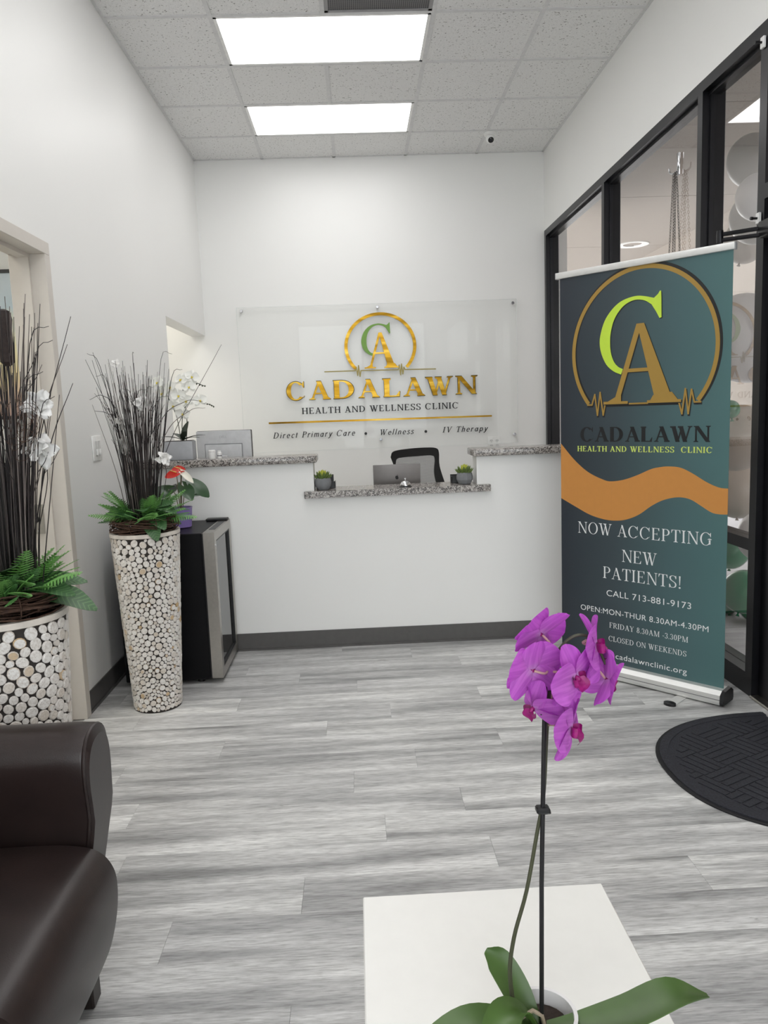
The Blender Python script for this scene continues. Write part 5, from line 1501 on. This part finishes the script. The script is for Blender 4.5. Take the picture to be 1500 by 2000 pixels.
# local: +x front, y across, z up; arm tops rolled
def arm(ysign):
    s = ysign
    prof = [(0.235, 0.17), (0.235, 0.30), (0.238, 0.40), (0.230, 0.51), (0.224, 0.565), (0.228, 0.613), (0.252, 0.650), (0.292, 0.662), (0.336, 0.654), (0.364, 0.627), (0.374, 0.58), (0.370, 0.51), (0.364, 0.40), (0.360, 0.17)]
    c = smooth_path([(p[0], p[1], 0) for p in prof], 3)
    cy = 0.289; cz = 0.35
    rows = []
    for x, k in ((-0.63, 1.0), (-0.03, 1.0), (0.010, 0.995), (0.022, 0.965), (0.028, 0.90)):
        rows.append([Vector((x + (min(0.0, (p.y - 0.47) * 0.18) if x > -0.1 else 0), s * (cy + (p.x - cy) * k), cz + (p.y - cz) * (k if k > 0.97 else (k + 0.02)))) for p in c])
    m = MB(); m.grid(rows, 0, None, True)
    last = rows[-1]; m.add(last, [tuple(range(len(last)))])
    m.add(rows[0], [tuple(range(len(last) - 1, -1, -1))])
    a = m.build('arm', M_LEATHER, ac, True, 50)
    t = MB()
    c2 = [Vector((0.023, s * (cy + (p.x - cy) * 0.972), cz + (p.y - cz) * 0.980)) for p in c]
    t.tube([Vector((0.018 + min(0.0, (v.z - 0.47) * 0.18), v.y, v.z)) for v in c2[2:-2]], 0.0045, 6)
    t.build('piping', M_LEATHER, a, True)
arm(1); arm(-1)
m = MB()
# seat block: profile in x,z swept across y
prof = [(-0.60, 0.10), (-0.60, 0.41), (-0.3, 0.422), (-0.10, 0.426), (-0.01, 0.420), (0.035, 0.404), (0.060, 0.372), (0.068, 0.33), (0.062, 0.26), (0.042, 0.18), (0.014, 0.12), (-0.006, 0.085)]
c = smooth_path([(p[0], p[1], 0) for p in prof], 4)
rws = []
for y, k in ((-0.228, 0.985), (-0.20, 1.0), (0, 1.008), (0.20, 1.0), (0.228, 0.985)):
    rws.append([Vector((p.x * k if p.x > 0 else p.x, y, 0.25 + (p.y - 0.25) * k)) for p in c])
m.grid(rws, 0, None, True); m.add(rws[0], [tuple(range(len(c)))]); m.add(rws[-1], [tuple(range(len(c) - 1, -1, -1))])
m.build('seat', M_LEATHER, ac, True, 50)
m = MB(); m.rbox(-0.645, -0.53, -0.36, 0.36, 0.10, 0.78, 0.05, 4); m.build('backrest', M_LEATHER, ac, True, 50)
lg = MB(); lg.rbox(-0.025, 0.025, -0.025, 0.025, -0.008, 0.10, 0.004, 1); lgm = lg.mesh('leg', plain('dark_wood', rgb(30, 22, 19), 0.4))
for x in (-0.05, -0.60):
    for y in (-0.295, 0.295): link('leg', lgm, ac, (x, y, 0))

# ================================================================== COFFEE TABLE AND PINK ORCHID
TZ = 0.42
ct = thing('coffee_table', 'white square coffee table in the foreground', 'table', (0.205, 1.075, 0))
M_TAB = plain('white_laminate', rgb(238, 237, 233), 0.35, vary=0.01)
hx = 0.228; y0_, y1_ = -0.27, 0.262
m = MB(); m.rbox(-hx, hx, y0_, y1_, TZ - 0.045, TZ, 0.002, 1); tt = m.build('tabletop', M_TAB, ct)
m = MB(); m.box(hx - 0.0003, hx + 0.0006, 0.01, y1_ - 0.06, TZ - 0.040, TZ - 0.003); m.build('bare_edge', plain('chipboard_edge', rgb(176, 142, 104), 0.7, vary=0.2, scale=60), tt)
for x in (-hx + 0.025, hx - 0.025):
    for y in (y0_ + 0.025, y1_ - 0.025):
        m = MB(); m.box(x - 0.024, x + 0.024, y - 0.024, y + 0.024, 0, TZ - 0.045); m.build('leg', M_TAB, ct)

po = thing('purple_orchid', 'purple orchid in a small white pot on the coffee table', 'potted plant', (0.212, 0.90, TZ))
MB().lathe([(0.032, 0), (0.036, 0.003), (0.044, 0.105), (0.047, 0.112), (0.047, 0.118), (0.042, 0.118), (0.041, 0.095)], 36).build('pot', plain('white_ceramic', rgb(232, 230, 230), 0.25, vary=0.02), po, True)
MB().lathe([(0.0415, 0.094), (0.038, 0.099)], 24).build('bark', M_SOIL, po, True)
def strap(name, pts, widths, fold=0.25, mat=M_ORCH_LEAF, up=(0, 0, 1)):
    P = smooth_path(pts, 5); n = len(P)
    Wp = smooth_path([(w_, 0, 0) for w_ in widths], 5) if len(widths) == len(pts) else None
    rows = []; U = Vector(up)
    for i, p in enumerate(P):
        d = (P[min(i + 1, n - 1)] - P[max(i - 1, 0)]).normalized()
        x = d.cross(U)
        x = x.normalized() if x.length > 1e-3 else Vector((1, 0, 0))
        z = x.cross(d); w_ = max(0.0005, Wp[i].x)
        rows.append([p + x * (w_ * v) + z * (w_ * fold * v * v) for v in (-1, -0.66, -0.33, 0, 0.33, 0.66, 1)])
    m = MB(); m.grid(rows); m.grid([[q - Vector((0, 0, 0.0018)) for q in r][::-1] for r in rows])
    m.grid([[r[0] for r in rows], [r[0] - Vector((0, 0, 0.0018)) for r in rows]]); m.grid([[r[-1] - Vector((0, 0, 0.0018)) for r in rows], [r[-1] for r in rows]])
    return m.build(name, mat, po, True, 60)
strap('leaf', [(0.005, -0.01, 0.100), (0.05, -0.02, 0.112), (0.11, -0.02, 0.125), (0.175, -0.01, 0.142), (0.222, 0.0, 0.128)], [0.014, 0.022, 0.027, 0.024, 0.003])
strap('leaf', [(-0.005, -0.01, 0.100), (-0.05, -0.02, 0.125), (-0.10, -0.03, 0.135), (-0.155, -0.05, 0.118), (-0.20, -0.06, 0.09)], [0.014, 0.022, 0.025, 0.021, 0.003])
strap('leaf', [(-0.01, 0.0, 0.100), (-0.03, 0.02, 0.135), (-0.05, 0.04, 0.165), (-0.065, 0.045, 0.178)], [0.012, 0.020, 0.018, 0.004], 0.3, M_ORCH_LEAF, (0.6, -1, 0.2))
strap('leaf', [(-0.005, -0.01, 0.100), (-0.035, -0.02, 0.142), (-0.06, -0.05, 0.150), (-0.075, -0.09, 0.118), (-0.08, -0.12, 0.07)], [0.012, 0.019, 0.023, 0.022, 0.004], 0.35)
strap('leaf', [(0.0, -0.01, 0.100), (0.03, -0.06, 0.125), (0.05, -0.12, 0.12), (0.06, -0.17, 0.09)], [0.012, 0.022, 0.024, 0.004])
M_STAKE = plain('dark_stake', rgb(24, 22, 26), 0.45)
m = MB(); m.tube([(0.0, 0, 0.09), (0.002, 0, 0.30), (0.006, 0, 0.46), (0.010, 0, 0.598)], 0.0030, 8); m.build('stake', M_STAKE, po, True)
m = MB(); m.tube(smooth_path([(-0.032, 0.004, 0.10), (-0.040, 0.004, 0.17), (-0.034, 0.004, 0.225), (-0.017, 0.003, 0.29), (-0.002, 0.004, 0.37), (0.007, 0.005, 0.42), (0.012, 0.006, 0.50), (0.016, 0.004, 0.56), (0.024, 0.0, 0.605), (0.045, -0.004, 0.628), (0.068, -0.004, 0.622), (0.084, -0.002, 0.59)], 5), [0.0030 - 0.0012 * i / 55 for i in range(56)], 8)
m.build('flower_stem', plain('olive_stem', rgb(70, 72, 52), 0.55), po, True)
m = MB(); m.tube([(-0.032, -0.002, 0.110), (-0.022, -0.002, 0.118), (-0.012, -0.002, 0.124), (0.0, -0.002, 0.116), (0.004, -0.002, 0.098)], 0.0028, 7); m.build('air_root', plain('pale_root', rgb(168, 152, 134), 0.7), po, True)
m = MB(); m.rbox(-0.004, 0.013, -0.006, 0.008, 0.398, 0.406, 0.002, 1); m.tube([(0.006, 0, 0.398), (0.014, -0.002, 0.400)], 0.003, 6); m.build('clip', M_BLACK, po)
m = MB(); m.rbox(0.0, 0.014, -0.006, 0.008, 0.528, 0.534, 0.002, 1); m.build('clip', M_BLACK, po)

kp = NT('magenta_petal'); setp(kp.b, None, 0.5, 0, 0.3)
vv = kp.coord('Object'); f_ = kp.n('ShaderNodeSeparateXYZ'); kp.l(vv, f_.inputs[0])
ln = kp.n('ShaderNodeVectorMath', operation='LENGTH'); kp.l(vv, ln.inputs[0])
mu = kp.n('ShaderNodeMath', operation='MULTIPLY'); mu.inputs[1].default_value = 24.0; kp.l(ln.outputs['Value'], mu.inputs[0])
base = kp.ramp(mu.outputs[0], [(0.0, rgb(240, 200, 242)), (0.25, rgb(236, 146, 238)), (1.0, rgb(230, 132, 238))])
vein = kp.ramp(kp.noise(kp.coord('Object', (260, 18, 1)), 1.0, 3.0), [(0.40, rgb(214, 190, 222)), (0.60, (1, 1, 1, 1))])
kp.l(kp.mix(0.8, base, vein, 'MULTIPLY'), kp.b.inputs['Base Color'])
# petals let some light through
tl = kp.n('ShaderNodeBsdfTranslucent'); tl.inputs[0].default_value = rgb(222, 110, 226)
mxs = kp.n('ShaderNodeMixShader'); mxs.inputs[0].default_value = 0.45
kp.l(kp.b.outputs[0], mxs.inputs[1]); kp.l(tl.outputs[0], mxs.inputs[2]); kp.l(mxs.outputs[0], kp.out.inputs['Surface'])
M_LIP = plain('dark_magenta_lip', rgb(150, 18, 110), 0.4, vary=0.25, scale=120)
pp = leaf_mesh('petal', 0.039, 0.056, kp.m, 0.10, 0.08, 0, 1.02, 16, 9, 0.02, 0, 0.0004, 0.55)
ps = leaf_mesh('sepal', 0.041, 0.034, kp.m, 0.12, 0.12, 0, 0.95, 16, 7, 0.0, 0, 0.0004, 0.5)
plip = lip_mesh('flower', M_LIP, 0.85)
# offsets from the pot's foot: x right, y depth, z up
FL = [((-0.008, -0.012, 0.590), (-0.35, 0.85, 0.25), (-0.1, 0, 1), 1.0, 0.0, 0.10),
      ((0.010, 0.018, 0.625), (-0.45, 0.8, 0.45), (0.2, 0, 1), 1.0, 0.3, 0.05),
      ((0.038, -0.026, 0.585), (0.55, -0.85, -0.10), (-0.25, 0, 1), 1.0, 0.15, 0.05),
      ((0.070, -0.002, 0.614), (0.93, -0.30, 0.10), (-0.3, 0, 1), 1.0, 0.0, 0.10),
      ((0.084, -0.004, 0.572), (0.85, 0.25, -0.35), (0.1, 0, 1), 0.95, 0.2, 0.25),
      ((-0.006, -0.004, 0.540), (-0.75, -0.35, -0.5), (0.4, 0, 1), 0.9, -0.2, 0.55),
      ((0.034, -0.020, 0.517), (0.80, -0.58, -0.05), (-0.15, 0, 1), 1.0, -0.1, 0.10),
      ((0.026, 0.026, 0.548), (0.3, 0.9, 0.1), (0, 0, 1), 0.85, 0.0, 0.05)]
pdm = MB()
for pos, fc, up, s, rl, cl in FL:
    orchid_flower(po, pos, fc, up, plip, pp, ps, s, rl, cl)
    q = Vector(pos) - Vector(fc).normalized() * 0.002
    e = Vector((0.014, 0.004, pos[2] - 0.005)) if pos[0] < 0.05 else Vector((0.060, -0.003, 0.622))
    pdm.tube(smooth_path([q, q.lerp(e, 0.5) - Vector(fc).normalized() * 0.008, e], 4), 0.0016, 6)
o = pdm.build('pedicel', plain('pale_pedicel', rgb(196, 160, 150), 0.6), po, True); o['kind'] = 'stuff'

# ================================================================== CEILING CAMERA
sc_ = thing('security_camera', 'small white dome security camera on the ceiling', 'security camera', (1.165, 6.36, ZC - 0.004))
MB().lathe([(0.048, 0), (0.050, -0.006), (0.046, -0.022), (0.036, -0.026)][::-1], 28).build('mount', M_WHITE, sc_, True)
m = MB(); m.lathe([(0.036 * math.sin(a), -0.036 * math.cos(a)) for a in [i * PI / 10 for i in range(11)]], 24, caps=False); o = m.build('ball', M_WHITE, sc_, True, None, (0, -0.006, -0.045))
m = MB(); m.lathe([(0.0, -0.0375), (0.018, -0.033), (0.023, -0.029)], 20, 0, RX(math.radians(-52)), False); m.build('lens_face', plain('lens_black', rgb(10, 10, 12), 0.12), o, True)
m = MB(); m.lathe([(0.006, -0.040), (0.008, -0.037)], 14, 0, RX(math.radians(-52))); m.build('lens', plain('lens_grey', rgb(60, 62, 70), 0.1), o, True)

# ================================================================== ON AND BEYOND THE STOREFRONT
hk = thing('window_hook', 'silver adhesive double hook on the storefront glass', 'hook', (XR + 0.052, 4.165, 2.53))
m = MB(); m.rbox(-0.010, -0.002, -0.016, 0.016, -0.03, 0.085, 0.004, 2); m.build('back_plate', M_CHROME, hk, True)
for s in (-1, 1):
    m = MB(); m.tube(smooth_path([(-0.008, 0, 0.0), (-0.020, s * 0.02, -0.015), (-0.030, s * 0.05, -0.004), (-0.032, s * 0.058, 0.02)], 5), 0.005, 8); m.build('prong', M_CHROME, hk, True)
link_m = MB(); link_m.tube([(0.0045 * math.cos(t), 0, 0.0085 * math.sin(t)) for t in [2 * PI * i / 10 for i in range(11)]], 0.0014, 5)
LMESH = link_m
def chain(y0, y1, label):
    a = Vector((XR + 0.028, y0, 2.515)); b = Vector((XR + 0.028, y1, 1.75)); n = 52
    m = MB(); d = (b - a); ang = math.atan2(d.y, -d.z)
    for i in range(n):
        p = a + d * (i + 0.5) / n
        M = TR(*p) @ RX(ang) @ RZ(PI / 2 * (i % 2) + 0.4)
        m.add(LMESH.v, LMESH.f, 0, M)
    o = m.build('hanging_chain', plain('dark_chain', rgb(92, 90, 87), 0.45, 0.7), None, True, None)
    return tag(o, label, 'chain', 'fine chains hanging on the storefront', 'stuff')
chain(4.185, 4.27, 'fine metal chain hanging nearest the back wall'); chain(4.168, 4.20, 'fine metal chain second from the back wall'); chain(4.160, 4.155, 'fine metal chain third from the back wall'); chain(4.145, 4.05, 'fine metal chain hanging nearest the entrance door')

dc = thing('door_closer', 'black door closer arm reaching out over the banner', 'door closer', (XR - 0.02, 3.0, 1.99))
m = MB(); m.rbox(-0.04, 0.045, -0.25, 0.14, -0.03, 0.035, 0.006, 2); m.build('closer_body', M_BLACK_ALU, dc, True)
p0, p1, p2 = Vector((0.008, 0.12, 0.012)), Vector((-0.160, 0.21, 0.004)), Vector((0.012, 0.10, 0.004))
m = MB(); m.tube([p0, p1], 0.0085, 8); m.build('main_arm', M_BLACK_ALU, dc, True)
m = MB(); m.tube([p1 - Vector((0, 0, 0.022)), p2 - Vector((0, 0, 0.022))], 0.0085, 8); m.build('fore_arm', M_BLACK_ALU, dc, True)
m = MB(); m.lathe([(0.013, -0.034), (0.014, 0.0), (0.013, 0.016)], 14, 0, TR(*p1)); m.build('elbow', M_BLACK_ALU, dc, True)
def sensor(z, label):
    t = thing('door_contact', label, 'door sensor', (XR - 0.002, 3.234, z), 0, 'door contact sensors')
    m = MB(); m.rbox(-0.012, 0.0, -0.013, 0.013, -0.022, 0.022, 0.002, 1); m.build('bracket', M_WHITE, t)
    m = MB(); m.lathe([(0.005, 0), (0.005, 0.018), (0.007, 0.018), (0.007, 0.028)], 10, 0, TR(-0.012, 0, 0) @ RY(-PI / 2)); m.build('pin', M_BLACK, t, True)
sensor(2.060, 'small white bracket with a black pin just above the door closer arm'); sensor(2.74, 'small white bracket with a black pin at the top of the storefront')

# balloons of the garland outside
def balloon(pos, r, mat, label, seed):
    rnd = random.Random(seed)
    t = thing('balloon', label, 'balloon', pos, 0, 'balloon garland outside the storefront')
    t.rotation_euler = (rnd.uniform(-.5, .5), rnd.uniform(-.5, .5), rnd.uniform(0, 6))
    prof = [(r * math.sin(a) * (1 - 0.10 * (1 - math.cos(a)) * 0.5 * 0), -r * 1.06 * math.cos(a)) for a in [PI * (i + 0.3) / 16 for i in range(16)]]
    MB().lathe(prof, 28).build('skin', mat, t, True, None)
    MB().lathe([(0.012, -r * 1.06 - 0.018), (0.004, -r * 1.06 - 0.004), (0.006, -r * 1.04)], 10).build('knot', mat, t, True)
BG = plain('balloon_green', rgb(14, 112, 72), 0.25, vary=0.05); BGR = plain('balloon_grey', rgb(150, 144, 138), 0.3, vary=0.03); BW = plain('balloon_white', rgb(214, 212, 214), 0.3, vary=0.03); BS = plain('balloon_taupe', rgb(172, 160, 148), 0.3, vary=0.03)
for pos, r, mt, lb in (((2.30, 4.444, 2.645), 0.138, BGR, 'large grey balloon topmost in the garland'), ((2.32, 4.442, 2.335), 0.138, BGR, 'grey balloon second from the top of the garland'), ((2.10, 3.987, 2.334), 0.112, BW, 'small pale balloon overlapping the grey ones'), ((2.50, 4.90, 2.30), 0.132, BS, 'taupe balloon peeping out under the grey ones'),
                       ((2.52, 4.90, 1.70), 0.27, BW, 'white balloon behind the mirrored sign'), ((2.35, 4.639, 1.08), 0.195, BS, 'taupe balloon just above the window rail'), ((2.55, 5.0, 0.72), 0.19, BS, 'taupe balloon low behind the window rail'), ((2.40, 4.414, 0.50), 0.145, BW, 'pale balloon just below the window rail'),
                       ((2.45, 4.902, 0.33), 0.125, BG, 'dark green balloon highest of the low green ones'), ((2.15, 4.133, 0.24), 0.118, BG, 'round green balloon in the middle of the low window'), ((2.30, 4.62, 0.085), 0.100, BG, 'green balloon at the left foot of the garland'), ((2.36, 4.391, 0.09), 0.103, BG, 'green balloon at the right foot of the garland'), ((2.20, 4.427, 1.26), 0.05, BG, 'little green balloon beside the mirrored sign')):
    balloon(pos, r, mt, lb, int(pos[2] * 100))

# ================================================================== IN THE OFFICE BEYOND THE DOORWAY
pc = thing('framed_painting', 'colourful framed painting on the office wall', 'painting', (-2.36, SY1, 1.80))
kq = NT('abstract_paint'); setp(kq.b, None, 0.5)
vq = kq.coord('Object'); sq = kq.n('ShaderNodeSeparateXYZ'); kq.l(vq, sq.inputs[0])
nz = kq.noise(vq, 4.0, 4.0); ma = kq.n('ShaderNodeMath', operation='MULTIPLY_ADD'); ma.inputs[1].default_value = 0.35; kq.l(nz, ma.inputs[0]); kq.l(sq.outputs[2], ma.inputs[2])
mr = kq.n('ShaderNodeMapRange'); mr.inputs[1].default_value = -0.25; mr.inputs[2].default_value = 0.60; kq.l(ma.outputs[0], mr.inputs[0])
kq.l(kq.ramp(mr.outputs[0], [(0.0, rgb(222, 186, 172)), (0.3, rgb(230, 214, 170)), (0.55, rgb(238, 230, 190)), (0.75, rgb(196, 212, 222)), (1.0, rgb(212, 222, 230))]), kq.b.inputs['Base Color'])
m = MB(); m.box(-0.40, 0.40, -0.02, -0.004, -0.42, 0.42); m.build('canvas', kq.m, pc)
m = MB()
m.box(-0.42, 0.42, -0.03, -0.002, 0.42, 0.44); m.box(-0.42, 0.42, -0.03, -0.002, -0.44, -0.42); m.box(-0.42, -0.40, -0.03, -0.002, -0.42, 0.42); m.box(0.40, 0.42, -0.03, -0.002, -0.42, 0.42); m.build('frame', M_BLACK, pc)
c2 = thing('office_armchair', 'black office chair in the room beyond the doorway', 'chair', (-1.92, 4.05, 0), 0.5)
m = MB(); m.rbox(-0.24, 0.24, -0.23, 0.23, 0.43, 0.53, 0.04, 3); m.build('seat', plain('black_vinyl', rgb(26, 26, 29), 0.5), c2, True)
m = MB(); m.rbox(-0.23, 0.23, 0.20, 0.28, 0.55, 1.12, 0.04, 3); m.build('backrest', plain('black_vinyl', rgb(26, 26, 29), 0.5), c2, True)
m = MB(); m.tube([(0, 0.24, 0.60), (0, 0.22, 0.46), (0, 0, 0.42), (0, 0, 0.08)], 0.025, 8); m.build('post', M_BLACK, c2, True)
for s in (-1, 1):
    m = MB(); m.tube(smooth_path([(s * 0.24, 0.1, 0.47), (s * 0.30, 0.1, 0.56), (s * 0.29, 0.06, 0.68), (s * 0.28, -0.15, 0.70)], 4), 0.016, 7); m.build('armrest', M_BLACK, c2, True)
m = MB()
for i in range(5):
    a = 2 * PI * i / 5; m.tube([(0, 0, 0.09), (0.28 * math.cos(a), 0.28 * math.sin(a), 0.03)], [0.024, 0.018], 7)
m.build('star_base', M_BLACK, c2, True)
